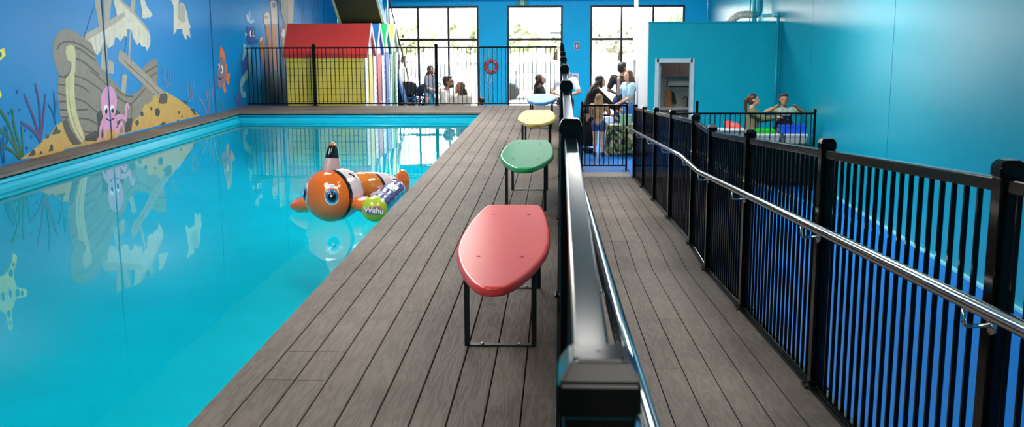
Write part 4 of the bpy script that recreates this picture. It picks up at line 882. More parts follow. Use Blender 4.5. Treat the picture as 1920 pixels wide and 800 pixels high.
b.box(DX0 - .03, DX0 + fw - .03, KY - .02, KY + .14, LOW, DZ + .05, .004); b.box(DX1 - fw + .03, DX1 + .03, KY - .02, KY + .14, LOW, DZ + .05, .004); b.box(DX0, DX1, KY - .02, KY + .14, DZ - .03, DZ + .05, .004)
structure(b.build('trim_3', mat('pale_door_frame', '#cfe0e6', .4)))
b = MB(); b.box(DX0 + .06, DX0 + .10, KY + .15, KY + .95, LOW + .01, DZ - .05, .003); d1 = structure(b.build('door_1', mat('pale_green_door', '#a9c4c6', .5)))
b = MB(); b.tube([(DX0 + .10, KY + .88, LOW + 1.0), (DX0 + .15, KY + .88, LOW + 1.0), (DX0 + .15, KY + .78, LOW + 1.0)], .01); b.build('door_handle', CHROME, d1)
BRN = mat('dark_timber_laminate', '#5a4a42', .5, 0, .15, 6, stretch=(6, 6, .8))
k = empty('wall_cupboard', (3.0, 21.95, .52)); tag(k, 'dark timber wall cupboard above the kitchen sink counter', 'cupboard')
b = MB(); b.box(-.95, .95, 0, .36, 0, .62, .003); b.build('carcass', BRN, k)
for i in range(4):
    b = MB(); b.box(-.95 + i * .475 + .003, -.95 + (i + 1) * .475 - .003, -.018, 0, 0, .62, .002); b.build('door', BRN, k)
b = MB(); b.box(1.9, WR, 22.31, 22.35, LOW, KT - .13); structure(b.build('wall_kitchen_back', mat('kitchen_tile', '#cfc9bd', .35, 0, .03, 6)))
k = empty('range_hood', (3.0, 22.13, .28)); tag(k, 'grey metal panel below the dark kitchen cupboard', 'range hood')
b = MB(); b.prism([(-.14, 0), (.17, 0), (.17, .235), (-.10, .235)], -.7, .7); b.build('body', mat('grey_metal_hood', '#8b8a86', .4, .4), k)
b = MB(); b.box(-.68, .68, -.145, -.135, .02, .05); b.build('control_strip', BLACKM, k)
k = empty('kitchen_counter', (2.95, 22.0, LOW)); tag(k, 'kitchen counter with dark timber doors seen through white doorway', 'counter')
b = MB(); b.box(-.95, .95, -.28, .3, .1, .86); b.build('carcass', BRN, k)
b = MB(); b.box(-.95, .95, -.31, .3, .86, .9, .006); b.build('worktop', mat('stone_worktop', '#b7b2a8', .3), k)
for i in range(4):
    b = MB(); b.box(-.95 + i * .475 + .004, -.95 + (i + 1) * .475 - .004, -.30, -.28, .12, .85, .002); b.build('door', BRN, k)
t = empty('sink_tap', (2.72, 22.1, LOW + .9)); tag(t, 'dark metal mixer tap at kitchen counter inside doorway', 'tap')
b = MB(); b.tube([(0, 0, 0), (0, 0, .16), (-.0, -.03, .2), (-.06, -.1, .22), (-.1, -.16, .19)], .016, 10); b.lathe([(.03, 0), (.03, .02), (.018, .025)], 12); b.build('spout', mat('dark_metal', '#4b4d50', .3, .8), t)
b = MB(); b.tube([(.02, 0, .08), (.11, 0, .2)], .011, 8); b.build('lever', mat('dark_metal', '#4b4d50', .3, .8), t)
t = empty('chopping_board', (2.33, 22.0, LOW + .9)); tag(t, 'brown wooden board with dark cloth leaning on the kitchen counter', 'board')
b = MB(); b.box(-.09, .05, -.02, .02, 0, .37, .006); b.build('board', mat('brown_board', '#8a5f38', .5), t)
b = MB(); b.prism([(.04, .35), (.10, .30), (.13, .2), (.15, .06), (.06, .08)], -.03, .03, 'y'); b.build('cloth', mat('black_cloth', '#1b1a1a', .9), t)
# services above the room
CYANP = mat('teal_pipe_paint', '#119fb8', .35)
p = empty('ventilation_duct', (4.04, 21.4, KT)); tag(p, 'silver flexible duct joined to teal pipe above the teal partition', 'duct')
pts = spline([(-.62, .02, -.02), (-.52, .0, .06), (-.40, 0, .125), (-.24, 0, .14), (-.14, 0, .13)], 10)
b = MB(); b.tube(pts, [.075 + .008 * math.sin(i * 2.2) for i in range(len(pts))], 16); b.build('flexible_hose', mat('silver_foil', '#dcd8d0', .4, .25, .1, 30, .2), p)
b = MB(); b.tube(spline([(-.16, 0, .13), (-.07, 0, .13), (-.02, 0, .16), (0, 0, .23), (0, 0, .5), (0, 0, 1.8)], 5), .066, 16); b.build('riser', CYANP, p)
p = empty('downpipe', (4.12, 19.9, LOW)); tag(p, 'teal downpipe running down the corner of the teal partition', 'pipe')
b = MB(); b.tube([(0, 0, 0), (0, 0, 2.76)], .028, 12); b.build('pipe', CYANP, p)
b = MB(); b.tube([(0, 0, 2.78), (-.04, .2, 2.79), (-.05, 1.2, 2.79)], .035, 12); b.ball((0, 0, 2.78), .048); b.build('elbow', CYANP, p)
p = tag(MB().tube([(4.13, 22.4, KT - .02), (4.13, 22.4, CEIL)], .05, 12).build('service_pipe', CYANP), 'slim teal pipe rising beside the silver duct', 'pipe')
p = tag(MB().tube([(4.0, 22.2, KT - .02), (4.0, 22.2, CEIL)], .014, 8).build('conduit', CYANP), 'thin teal conduit rising above silver flexible duct', 'conduit')
p = tag(MB().box(1.70, 1.785, 23.95, 24.03, KT, CEIL, .004).build('roof_post', WHITEP), 'white square post rising from the corner of the kitchen room', 'post')

# ---------------------------------------------------------------- fittings on the window wall
r = empty('life_ring', (-1.985, WF - .05, .46)); tag(r, 'red life ring hanging on the blue pillar between windows', 'life ring')
b = MB(); b.tube([(.165 * math.cos(a), 0, .165 * math.sin(a)) for a in [2 * PI * k / 40 for k in range(41)]], .052, 12); b.build('ring', mat('life_ring_red', '#c2363c', .5), r)
b = MB()
for k in range(4):
    a = PI / 4 + k * PI / 2; b.tube([((.165 - .056) * math.cos(a), 0, (.165 - .056) * math.sin(a)), (.165 * math.cos(a), -.056, .165 * math.sin(a)), ((.165 + .056) * math.cos(a), 0, (.165 + .056) * math.sin(a))], .012, 8)
b.build('band', WHITEP, r)
b = MB(); b.tube(spline([(-.1, -.02, -.2), (-.12, -.02, -.42), (-.02, -.02, -.46), (.02, -.02, -.24), (.06, -.02, -.36)], 5), .010, 8); b.build('rope', WHITEP, r)
r = empty('exit_sign', (-1.08, WF - .04, 2.27)); tag(r, 'green and white running man exit sign above middle window', 'sign')
b = MB(); b.box(-.16, .16, -.025, .025, -.085, .085, .006); b.build('sign_box', mat('exit_green', '#2f9a6a', .4), r)
b = MB(); b.box(-.05, .05, -.03, -.025, -.075, .075); b.build('doorway_panel', mat('exit_white', '#f0f6f0', .4), r)
b = MB(); b.ball((.012, -.032, .045), (.012, .004, .012), None, 2)
for q in [[(.005, .03), (-.008, -.01)], [(-.008, -.01), (.02, -.03), (.012, -.062)], [(-.008, -.01), (-.022, -.035), (-.045, -.042)], [(.004, .025), (.03, .012), (.036, -.008)], [(.002, .025), (-.028, .02), (-.036, 0)]]:
    b.tube([(x, -.032, z) for x, z in q], .007, 6)
b.build('running_figure', mat('exit_green', '#2f9a6a', .4), r)
r = empty('fire_sign', (.48, WF - .01, 1.04)); tag(r, 'small red fire extinguisher sign on blue pillar', 'sign')
b = MB(); b.box(-.065, .065, -.006, .006, -.105, .105, .003); b.build('plate', mat('sign_white', '#e9e9e9', .4), r)
b = MB(); b.box(-.054, .054, -.009, -.005, -.094, .094); b.build('red_field', mat('sign_red', '#c22a38', .4), r)
b = MB(); b.box(-.02, .02, -.012, -.008, -.06, .03, .004); b.box(-.01, .01, -.012, -.008, .03, .06); b.tube([(.008, -.01, .05), (.034, -.01, .03), (.036, -.01, -.03)], .004, 6); b.build('extinguisher_symbol', mat('sign_white', '#e9e9e9', .4), r)
r = empty('notice', (.43, WF - .01, .10)); tag(r, 'white notice with red circle fixed to the blue pillar', 'notice')
b = MB(); b.box(-.12, .12, -.004, .006, -.16, .16, .002); b.build('sheet', mat('sign_white', '#e9e9e9', .4), r)
b = MB(); b.tube([(.06 * math.cos(a), -.007, .03 + .06 * math.sin(a)) for a in [2 * PI * k / 24 for k in range(25)]], .012, 6); b.tube([(-.042, -.007, .072), (.042, -.007, -.012)], .008, 6); b.build('red_circle', mat('sign_red', '#c22a38', .4), r)
r = empty('notice', (.25, WF - .01, .23)); tag(r, 'plain pale sheet on the blue pillar beside the red circle notice', 'notice')
b = MB(); b.box(-.09, .09, -.004, .006, -.06, .06, .002); b.build('sheet', mat('sign_pale', '#cfe3ee', .4), r)
# ---------------------------------------------------------------- people
def remesh_build(shapes, name, m, parent, voxel, smooth=3):
    """shapes: ('cap', p0, r0, p1, r1) tapered limbs and ('ell', centre, radii, rotation) lumps, fused into one continuous surface"""
    b = MB()
    for s in shapes:
        if s[0] == 'cap':
            p0, r0, p1, r1 = Vector(s[1]), s[2], Vector(s[3]), s[4]
            n = 7; d = p1 - p0
            b.tube([p0 + d * (k / n) for k in range(n + 1)], [r0 + (r1 - r0) * k / n for k in range(n + 1)], 14)
            b.ball(p0, r0 * .999, None, 2); b.ball(p1, r1 * .999, None, 2)
        else:
            b.ball(s[1], s[2], s[3], 3)
    o = b.build(name, m, parent)
    md = o.modifiers.new('r', 'REMESH'); md.mode = 'VOXEL'; md.voxel_size = voxel; md.use_smooth_shade = True
    if smooth:
        ms = o.modifiers.new('s', 'SMOOTH'); ms.iterations = smooth; ms.factor = .5
    dg = bpy.context.evaluated_depsgraph_get(); me = bpy.data.meshes.new_from_object(o.evaluated_get(dg))
    o.modifiers.clear(); old = o.data; o.data = me; bpy.data.meshes.remove(old)
    if not me.materials: me.materials.append(m)
    for p in me.polygons: p.use_smooth = True
    return o
SKIN = {'fair': mat('skin_fair', '#d9a688', .5, 0, .05, 20), 'tan': mat('skin_tan', '#b9805f', .5, 0, .05, 20), 'deep': mat('skin_deep', '#8a5a42', .5, 0, .05, 20)}
HAIR = {'dark': mat('hair_dark', '#2b1d17', .45, 0, .2, 40, stretch=(1, 1, .2)), 'brown': mat('hair_brown', '#4a3020', .45, 0, .2, 40, stretch=(1, 1, .2)), 'blond': mat('hair_blond', '#a8845a', .45, 0, .2, 40, stretch=(1, 1, .2))}
EYEM = mat('iris_dark', '#1c1412', .3); LIP = mat('lip', '#a8605a', .5)
def person(label, loc, yaw, h, pose=None, lean=0.0, sit=False, head=(0, 0), outfit=(), hair=('dark', 'short'), skin='fair', hand_dir=None, group=None):
    root = empty('person', loc, yaw); tag(root, label, 'person', group)
    V = Vector
    J = dict(pel=(0, 0, .53), waist=(0, .005, .62), chest=(0, 0, .735), neck=(0, -.005, .835), head=(0, .012, .925))
    for s, n in ((-1, 'L'), (1, 'R')):
        J['hip' + n] = (s * .055, 0, .52); J['knee' + n] = (s * .058, .012, .285); J['ank' + n] = (s * .06, -.005, .05); J['toe' + n] = (s * .07, .085, .022)
        J['sh' + n] = (s * .112, -.002, .80); J['el' + n] = (s * .145, -.01, .635); J['wr' + n] = (s * .15, .045, .49)
    J = {k: V(v) for k, v in J.items()}
    if sit:
        for n in 'LR':
            J['knee' + n] = J['hip' + n] + V((0, .24, .01)); J['ank' + n] = J['knee' + n] + V((0, .0, -.24)); J['toe' + n] = J['ank' + n] + V((0, .085, -.03))
    up = ['waist', 'chest', 'neck', 'head', 'shL', 'shR', 'elL', 'elR', 'wrL', 'wrR']
    if lean:
        R = Matrix.Rotation(-lean, 3, 'X'); c = J['pel'].copy()
        for k in up: J[k] = c + R @ (J[k] - c)
    for k, v in (pose or {}).items(): J[k] = V(v)
    J = {k: v * h for k, v in J.items()}
    S = h
    def cap(a, ra, c, rc): return ('cap', J[a] if isinstance(a, str) else a, ra * S, J[c] if isinstance(c, str) else c, rc * S)
    hr = Matrix.Rotation(head[0], 3, 'Z') @ Matrix.Rotation(-head[1] - lean * .5, 3, 'X'); H = J['head']
    def hp(x, y, z): return H + hr @ V((x, y, z)) * S
    hm = hr.to_4x4()
    B = [cap('pel', .072, 'waist', .062), cap('waist', .062, 'chest', .074), cap('chest', .07, 'neck', .034), cap('neck', .03, H, .03),
         ('ell', hp(0, -.004, .014), (.048 * S, .058 * S, .056 * S), hm), ('ell', hp(0, .012, -.026), (.036 * S, .042 * S, .044 * S), hm),
         ('cap', hp(0, .048, .008), .007 * S, hp(0, .060, -.014), .010 * S), ('ell', hp(0, .046, -.055), (.013 * S, .012 * S, .010 * S), hm), ('ell', hp(0, .05, -.036), (.016 * S, .01 * S, .008 * S), hm)]
    for s in (-1, 1): B.append(('ell', hp(s * .049, -.004, -.004), (.007 * S, .013 * S, .018 * S), hm))
    for s, n in ((-1, 'L'), (1, 'R')):
        B += [cap('chest', .055, 'sh' + n, .036), cap('sh' + n, .035, 'el' + n, .025), cap('el' + n, .025, 'wr' + n, .0165),
              cap('pel', .06, 'hip' + n, .056), cap('hip' + n, .056, 'knee' + n, .037), cap('knee' + n, .036, 'ank' + n, .022), cap('ank' + n, .024, 'toe' + n, .018)]
        kn, ak = J['knee' + n], J['ank' + n]; B.append(('cap', kn + (ak - kn) * .2, .036 * S, kn + (ak - kn) * .45, .036 * S))
        f = (J['wr' + n] - J['el' + n]).normalized()
        if hand_dir and n in hand_dir: f = V(hand_dir[n]).normalized()
        a = V((0, 0, 1)) if abs(f.z) < .8 else V((0, 1, 0)); w = f.cross(a).normalized(); q = w.cross(f)
        W = J['wr' + n]; kn = W + f * .05 * S
        B.append(('cap', W, .016 * S, kn, .0185 * S))
        for i, (o, L) in enumerate(((-.019, .036), (-.0065, .044), (.0065, .041), (.019, .031))):
            b0 = kn + w * o * S - f * .008 * S; b1 = b0 + (f * .55 * L + q * -.10 * L) * S + w * o * .15 * S; b2 = b1 + (f * .40 * L + q * -.38 * L) * S
            B += [('cap', b0, .0062 * S, b1, .0056 * S), ('cap', b1, .0056 * S, b2, .0045 * S)]
        t0 = W + f * .016 * S + w * -s * .014 * S; t1 = t0 + (f * .022 + w * -s * .016 + q * -.006) * S; t2 = t1 + (f * .02 + w * -s * .003 + q * -.006) * S
        B += [('cap', t0, .008 * S, t1, .0068 * S), ('cap', t1, .0068 * S, t2, .005 * S)]
    body = remesh_build(B, 'body', SKIN[skin], root, .0068 * S, 2)
    for s in (-1, 1):
        b = MB(); b.ball(hp(s * .018, .0475, .004), (.0075 * S, .005 * S, .0045 * S), hm, 2); b.build('eye', EYEM, body)
    b = MB(); b.tube([hp(-.014, .054, -.037), hp(0, .0605, -.038), hp(.014, .054, -.037)], .0028 * S, 6); b.build('mouth', LIP, body)
    # clothing follows the body
    for kind, m, *arg in outfit:
        C = []; g = .010
        if kind in ('shirt', 'tee', 'long_shirt'):
            C += [cap('pel', .080, 'waist', .074), cap('waist', .074, 'chest', .084), ('cap', J['chest'], .08 * S, J['chest'] + (J['neck'] - J['chest']) * .62, .052 * S)]
            for n in 'LR':
                C += [cap('chest', .066, 'sh' + n, .047), cap('pel', .07, 'hip' + n, .062)]
                if kind == 'long_shirt': C += [cap('sh' + n, .047, 'el' + n, .036), ('cap', J['el' + n], .036 * S, J['el' + n] + (J['wr' + n] - J['el' + n]) * .9, .026 * S)]
                else: C += [('cap', J['sh' + n], .047 * S, J['sh' + n] + (J['el' + n] - J['sh' + n]) * .72, .04 * S)]
            remesh_build(C, 'shirt', m, root, .008 * S, 3)
        elif kind == 'trousers':
            C = [cap('pel', .078, 'pel', .078)]
            for n in 'LR': C += [cap('pel', .07, 'hip' + n, .066), cap('hip' + n, .066, 'knee' + n, .047), ('cap', J['knee' + n], .047 * S, J['knee' + n] + (J['ank' + n] - J['knee' + n]) * .95, .036 * S)]
            remesh_build(C, 'trousers', m, root, .008 * S, 3)
        elif kind == 'shorts':
            C = [cap('pel', .08, 'pel', .08)]
            for n in 'LR': C += [cap('pel', .072, 'hip' + n, .067), ('cap', J['hip' + n], .067 * S, J['hip' + n] + (J['knee' + n] - J['hip' + n]) * .38, .058 * S)]
            remesh_build(C, 'shorts', m, root, .008 * S, 3)
        elif kind in ('skirt', 'dress'):
            z1 = arg[0] * S; top_ = J['waist']; mid = J['pel']
            prof = [(top_, .078, .062), (mid, .095, .08), (V((mid.x * .6, mid.y * .6 + .01 * S, (mid.z + z1) / 2)), .105, .09), (V((.0, .02 * S, z1)), .125, .105)]
            b = MB(); rings = []
            for (c, rx, ry_) in prof:
                rings.append([b.bm.verts.new(c + V((rx * S * math.cos(2 * PI * k / 40), ry_ * S * math.sin(2 * PI * k / 40), 0)) * (1 + (.05 * math.sin(k * 2 * PI / 5) if c.z < mid.z - .01 else 0))) for k in range(40)])
            for i in range(3):
                for k in range(40): b._fin([b.bm.faces.new((rings[i][k], rings[i][(k + 1) % 40], rings[i + 1][(k + 1) % 40], rings[i + 1][k]))], True)
            o = b.build('skirt', m, root); md = o.modifiers.new('t', 'SOLIDIFY'); md.thickness = .004
        elif kind == 'shoes':
            for n in 'LR':
                remesh_build([cap(J['ank' + n] + V((0, -.01, -.02)) * S, .03, J['toe' + n] + V((0, .005, .002)) * S, .024), cap(J['ank' + n], .03, J['ank' + n] + V((0, 0, -.01)) * S, .03)], 'shoe', m, root, .008 * S, 2)
        elif kind == 'apron':
            b = MB(); P = [(-.04, .80), (.04, .80), (.075, .70), (.12, .60), (.13, .36), (-.13, .36), (-.12, .60), (-.075, .70)]
            rr = []
            for L in range(9):
                z = .80 - .44 * L / 8; w = .045 + (.085 * min(1, L / 4)) ; row = []
                for k in range(13):
                    a = -1 + k / 6; row.append(b.bm.verts.new(V((w * a, .108 - .035 * a * a + .003 * math.sin(k * 2.2 + L), z)) * S))
                rr.append(row)
            for i in range(8):
                for k in range(12): b._fin([b.bm.faces.new((rr[i][k], rr[i][k + 1], rr[i + 1][k + 1], rr[i + 1][k]))], True)
            o = b.build('apron', m, root); md = o.modifiers.new('t', 'SOLIDIFY'); md.thickness = .005
        elif kind == 'waist_bag':
            C = [('ell', J['pel'] + V((0, .07, .06)) * S, (.075 * S, .04 * S, .04 * S), Matrix()), ]
            remesh_build(C, 'waist_bag', m, root, .008 * S, 2)
        elif kind == 'sunglasses':
            b = MB()
            for s in (-1, 1): b.ball(hp(s * .02, .055, .004), (.015 * S, .005 * S, .010 * S), hm, 2); b.tube([hp(s * .034, .05, .006), hp(s * .05, .0, .008)], .002 * S, 5)
            b.tube([hp(-.01, .058, .006), hp(.01, .058, .006)], .002 * S, 5); b.build('sunglasses', m, body)
        elif kind == 'cap':
            C = [('ell', hp(0, -.004, .034), (.055 * S, .066 * S, .046 * S), hm), ('ell', hp(0, .065, .03), (.04 * S, .04 * S, .006 * S), hm)]
            remesh_build(C, 'cap', m, body, .006 * S, 1)
        elif kind == 'beard':
            remesh_build([('ell', hp(0, .024, -.048), (.034 * S, .036 * S, .026 * S), hm)], 'beard', m, body, .006 * S, 1)
    # hair
    hc, hs = hair; Hm = HAIR[hc]; C = [('ell', hp(0, -.014, .026), (.053 * S, .060 * S, .055 * S), hm), ('ell', hp(0, -.03, -.008), (.049 * S, .040 * S, .05 * S), hm)]
    back = V((0, -1, 0)); 
    if hs == 'short': C.append(('ell', hp(0, .022, .056), (.042 * S, .032 * S, .02 * S), hm))
    if hs == 'pony':
        C += [('cap', hp(0, -.062, .03), .016 * S, hp(0, -.095, .01), .022 * S), ('cap', hp(0, -.095, .01), .022 * S, hp(0, -.105, -.08), .020 * S), ('cap', hp(0, -.105, -.08), .020 * S, hp(0, -.095, -.17), .008 * S)]
    if hs in ('long', 'very_long'):
        L = .15 if hs == 'long' else .27
        nk = J['neck']; bk = J['chest'] - J['neck']; bk.normalize()
        for s in (-1, -.4, .4, 1):
            p0 = hp(s * .036, -.026, .0); p1 = nk + V((s * .048, -.045, -.0)) * S; p2 = p1 + bk * (L - .05) * S + V((s * .01, -.02, 0)) * S
            C += [('cap', p0, .026 * S, p1, .027 * S), ('cap', p1, .027 * S, p2, .016 * S)]
        for s in (-1, 1): C.append(('cap', hp(s * .047, .006, .02), .013 * S, hp(s * .05, .004, -.07), .014 * S))
    remesh_build(C, 'hair', Hm, body, .007 * S, 2)
    return root
def cloth(name, hx, **k): return mat('cloth_' + name, hx, .85, 0, .1, 25, .05, **k)
BK, WT, JEAN = cloth('black', '#17171a'), cloth('white', '#e2ded8'), cloth('denim', '#33507f')
SHOE, SAND = cloth('shoe_dark', '#1f1d1d'), cloth('sandal', '#3a2b22')
person('woman with long hair in grey top and teal skirt standing by the strollers', (-3.43, 27.0, LOW), -PI / 2 - .3, 1.62, lean=.08, head=(0, -.4),
       pose=dict(elL=(-.14, .04, .64), wrL=(-.10, .16, .58), elR=(.14, .04, .64), wrR=(.10, .17, .60)),
       outfit=(('tee', cloth('grey', '#8d8f92')), ('skirt', cloth('teal_skirt', '#2a6f83'), .2), ('shoes', SHOE)), hair=('brown', 'very_long'))
def stool(x, y, hh, label):
    r = empty('stool', (x, y, LOW)); tag(r, label, 'stool')
    b = MB(); b.lathe([(.001, hh - .03), (.16, hh - .03), (.17, hh - .015), (.16, hh), (.001, hh)], 20); b.build('seat', BLACKM, r)
    for k in range(4):
        a = PI / 4 + k * PI / 2; b = MB(); b.tube([(.11 * math.cos(a), .11 * math.sin(a), hh - .03), (.17 * math.cos(a), .17 * math.sin(a), 0)], .012, 8); b.build('leg', BLACKM, r)
    return r
stool(-2.49, 22.13, .64, 'stool under the seated man in white tee shirt')
person('dark haired man in white tee shirt and sunglasses seated behind the fence', (-2.49, 22.1, LOW - .24), -PI * .60, 1.82, sit=True, lean=.12, head=(.15, -.2),
       pose=dict(elL=(-.16, .08, .64), wrL=(-.08, .2, .60), elR=(.16, .08, .64), wrR=(.08, .2, .60)), outfit=(('tee', WT), ('trousers', cloth('dark_short', '#3a3c44')), ('sunglasses', BK), ('beard', HAIR['dark']), ('shoes', SHOE)), skin='tan')
stool(-2.05, 21.48, .60, 'stool under the seated woman in pale top')
person('woman with long brown hair in pale sleeveless top seated beside man in white', (-2.05, 21.45, LOW - .22), PI * .80, 1.70, sit=True, lean=.06, head=(-.25, -.25),
       pose=dict(elL=(-.15, .06, .64), wrL=(-.05, .19, .60), elR=(.15, .05, .64), wrR=(.06, .18, .60)), outfit=(('tee', cloth('cream', '#d9d2c8')), ('trousers', JEAN), ('shoes', SHOE)), hair=('brown', 'long'), skin='tan')
person('child with dark hair and white shirt behind the fence below the life ring', (-1.62, 21.3, LOW), .5, 1.16, head=(0, -.2), outfit=(('tee', WT), ('shorts', JEAN), ('shoes', SHOE)), hair=('dark', 'short'), skin='tan')
person('woman in black top standing beyond the blue bench holding a phone', (-.43, 22.2, LOW), -PI / 2 - .15, 1.60, head=(0, -.35), pose=dict(elL=(-.14, .05, .64), wrL=(-.06, .17, .66), elR=(.14, .05, .64), wrR=(.07, .18, .67)),
       outfit=(('tee', BK), ('skirt', cloth('beige', '#cbb9a6'), .3), ('shoes', SHOE)), hair=('brown', 'long'))
person('man in white shirt standing behind the capped fence posts with folded hands', (.13, 23.8, LOW), 2.9, 1.74, head=(.1, -.3), pose=dict(elL=(-.19, .03, .64), wrL=(-.06, .12, .60), elR=(.19, .03, .64), wrR=(.06, .13, .61)),
       outfit=(('tee', WT), ('trousers', cloth('plum', '#3a2434')), ('shoes', SHOE)), skin='tan')
person('woman in long black dress bending forward behind girl in denim shorts', (.56, 21.4, LOW), -PI / 2 + .1, 1.66, lean=.42, head=(0, -.25),
       pose=dict(elL=(-.12, .30, .58), wrL=(-.06, .38, .53), elR=(.13, .30, .60), wrR=(.06, .40, .55)), outfit=(('long_shirt', BK), ('dress', BK, .09), ('shoes', SAND)), hair=('dark', 'long'))
person('girl with long blond hair in tan top and denim shorts at tropical cloth table', (.79, 20.75, LOW), -.25, 1.27, head=(0, -.3), pose=dict(elR=(.17, .07, .66), wrR=(.24, .2, .60), elL=(-.13, .06, .64), wrL=(-.06, .17, .62)),
       outfit=(('tee', cloth('peach', '#c49a78')), ('shorts', JEAN), ('shoes', SAND)), hair=('blond', 'very_long'))
person('man in black tee shirt and jeans standing by window near white kitchen wall', (1.42, 23.6, LOW), -.35, 1.80, head=(-.5, -.1), pose=dict(elL=(-.17, -.03, .65), wrL=(-.12, .1, .60)), outfit=(('tee', BK), ('trousers', cloth('indigo_jean', '#243a66')), ('shoes', SHOE)), skin='tan')
person('woman in light blue top with black waist bag beside man in black tee', (1.50, 22.6, LOW), PI * .62, 1.66, head=(.3, -.1), pose=dict(elR=(.15, .07, .68), wrR=(.06, .12, .84), elL=(-.13, .05, .64), wrL=(-.08, .16, .58)), outfit=(('tee', cloth('light_blue', '#a9cfe0')), ('trousers', cloth('blue_jean', '#4f83b5')), ('waist_bag', BK), ('shoes', SHOE)), hair=('brown', 'long'))
person('girl with dark ponytail in khaki shirt reaching across the tub table', (3.30, 17.75, LOW), -PI / 2 - .12, 1.45, head=(0, -.12), pose=dict(elR=(.13, .13, .72), wrR=(.11, .27, .73), elL=(-.14, .12, .68), wrL=(-.10, .26, .70)),
       outfit=(('long_shirt', cloth('khaki', '#75785a')), ('trousers', cloth('olive', '#5a5f45')), ('shoes', SHOE)), hair=('brown', 'pony'))
PRINT = bpy.data.materials.new('navy_print'); PRINT.use_nodes = True
_n = PRINT.node_tree; _b = _n.nodes['Principled BSDF']; _b.inputs['Roughness'].default_value = .85
_t = _n.nodes.new('ShaderNodeTexCoord'); _v = _n.nodes.new('ShaderNodeTexNoise'); _v.inputs['Scale'].default_value = 9; _n.links.new(_t.outputs['Object'], _v.inputs['Vector'])
_r = _n.nodes.new('ShaderNodeValToRGB'); _r.color_ramp.elements[0].position = .60; _r.color_ramp.elements[0].color = lin('#151b30'); _r.color_ramp.elements[1].position = .64; _r.color_ramp.elements[1].color = lin('#7d8794')
_n.links.new(_v.outputs['Fac'], _r.inputs[0]); _n.links.new(_r.outputs[0], _b.inputs['Base Color'])
boy = person('boy in pale green shirt and navy apron stretching out a clear sheet', (3.83, 17.78, LOW), PI, 1.45, head=(-.1, -.1), pose=dict(elR=(.225, .045, .775), wrR=(.135, .13, .835), elL=(-.225, .045, .775), wrL=(-.135, .13, .835)), hand_dir={'L': (.5, .3, .5), 'R': (-.5, .3, .5)},
       outfit=(('tee', cloth('pale_green', '#a9c29f')), ('trousers', cloth('navy', '#161d33')), ('apron', PRINT), ('shoes', SHOE)), skin='tan', hair=('brown', 'short'))
def clear_mat(name, hx, a):
    m = mat(name, hx, .3, 0, .04, 6, spec=.5); m.node_tree.nodes['Principled BSDF'].inputs['Alpha'].default_value = a; return m
b = MB(); rows = []
for i in range(5):
    rows.append([b.bm.verts.new((-.13 + .26 * k / 12, .012 * math.sin(k * 1.7 + i), -.13 * i / 4 - .015 * math.sin(k / 12 * PI))) for k in range(13)])
for i in range(4):
    for k in range(12): b._fin([b.bm.faces.new((rows[i][k], rows[i][k + 1], rows[i + 1][k + 1], rows[i + 1][k]))], True)
o = b.build('clear_sheet', clear_mat('frosted_sheet', '#b9cfc6', .62), None, (3.83, 17.54, LOW + 1.235)); o.modifiers.new('t', 'SOLIDIFY').thickness = .002
tag(o, 'frosted clear sheet held out by the boy in navy apron', 'sheet')
# ---------------------------------------------------------------- craft table
def draped_table(name, label, x0, x1, y0, y1, h, m, drop, legm=BLACKM):
    r = empty(name, ((x0 + x1) / 2, (y0 + y1) / 2, LOW)); tag(r, label, 'table'); w, d = (x1 - x0) / 2, (y1 - y0) / 2
    b = MB(); b.box(-w, w, -d, d, h - .03, h - .004, .003); b.build('table_top', BLACKM, r)
    for sx in (-1, 1):
        for sy in (-1, 1):
            b = MB(); b.tube([(sx * (w - .06), sy * (d - .06), 0), (sx * (w - .06), sy * (d - .06), h - .03)], .015, 8); b.build('leg', legm, r)
    b = MB(); N = 96; rings = []
    per = []
    for k in range(N):
        t = k / N * 4; s = int(t); f = t - s
        c = [(-w, -d), (w, -d), (w, d), (-w, d)]; p, q = c[s], c[(s + 1) % 4]; per.append((p[0] + (q[0] - p[0]) * f, p[1] + (q[1] - p[1]) * f))
    for (z, e, wv) in ((h, .0, 0), (h - .012, .010, 0), (h - drop * .5, .02, .008), (h - drop, .03, .016)):
        ring = []
        for k, (x, y) in enumerate(per):
            l = math.hypot(x / w, y / d); g = e + wv * math.sin(k * 1.1)
            ring.append(b.bm.verts.new((x * (1 + g / w), y * (1 + g / d), z)))
        rings.append(ring)
    for i in range(3):
        for k in range(N): b._fin([b.bm.faces.new((rings[i][k], rings[i][(k + 1) % N], rings[i + 1][(k + 1) % N], rings[i + 1][k]))], True)
    b._fin([b.bm.faces.new(rings[0])])
    o = b.build('tablecloth', m); o.location = r.location; tag(o, label.replace('table', 'tablecloth', 1) if False else None)
    return r, o
t, c = draped_table('folding_table', 'long folding table under black cloth behind play area fence', 2.42, 4.06, 16.75, 17.38, .68, cloth('black', '#17171a'), .6)
tag(c, 'black cloth hanging over the long table with tubs', 'tablecloth')
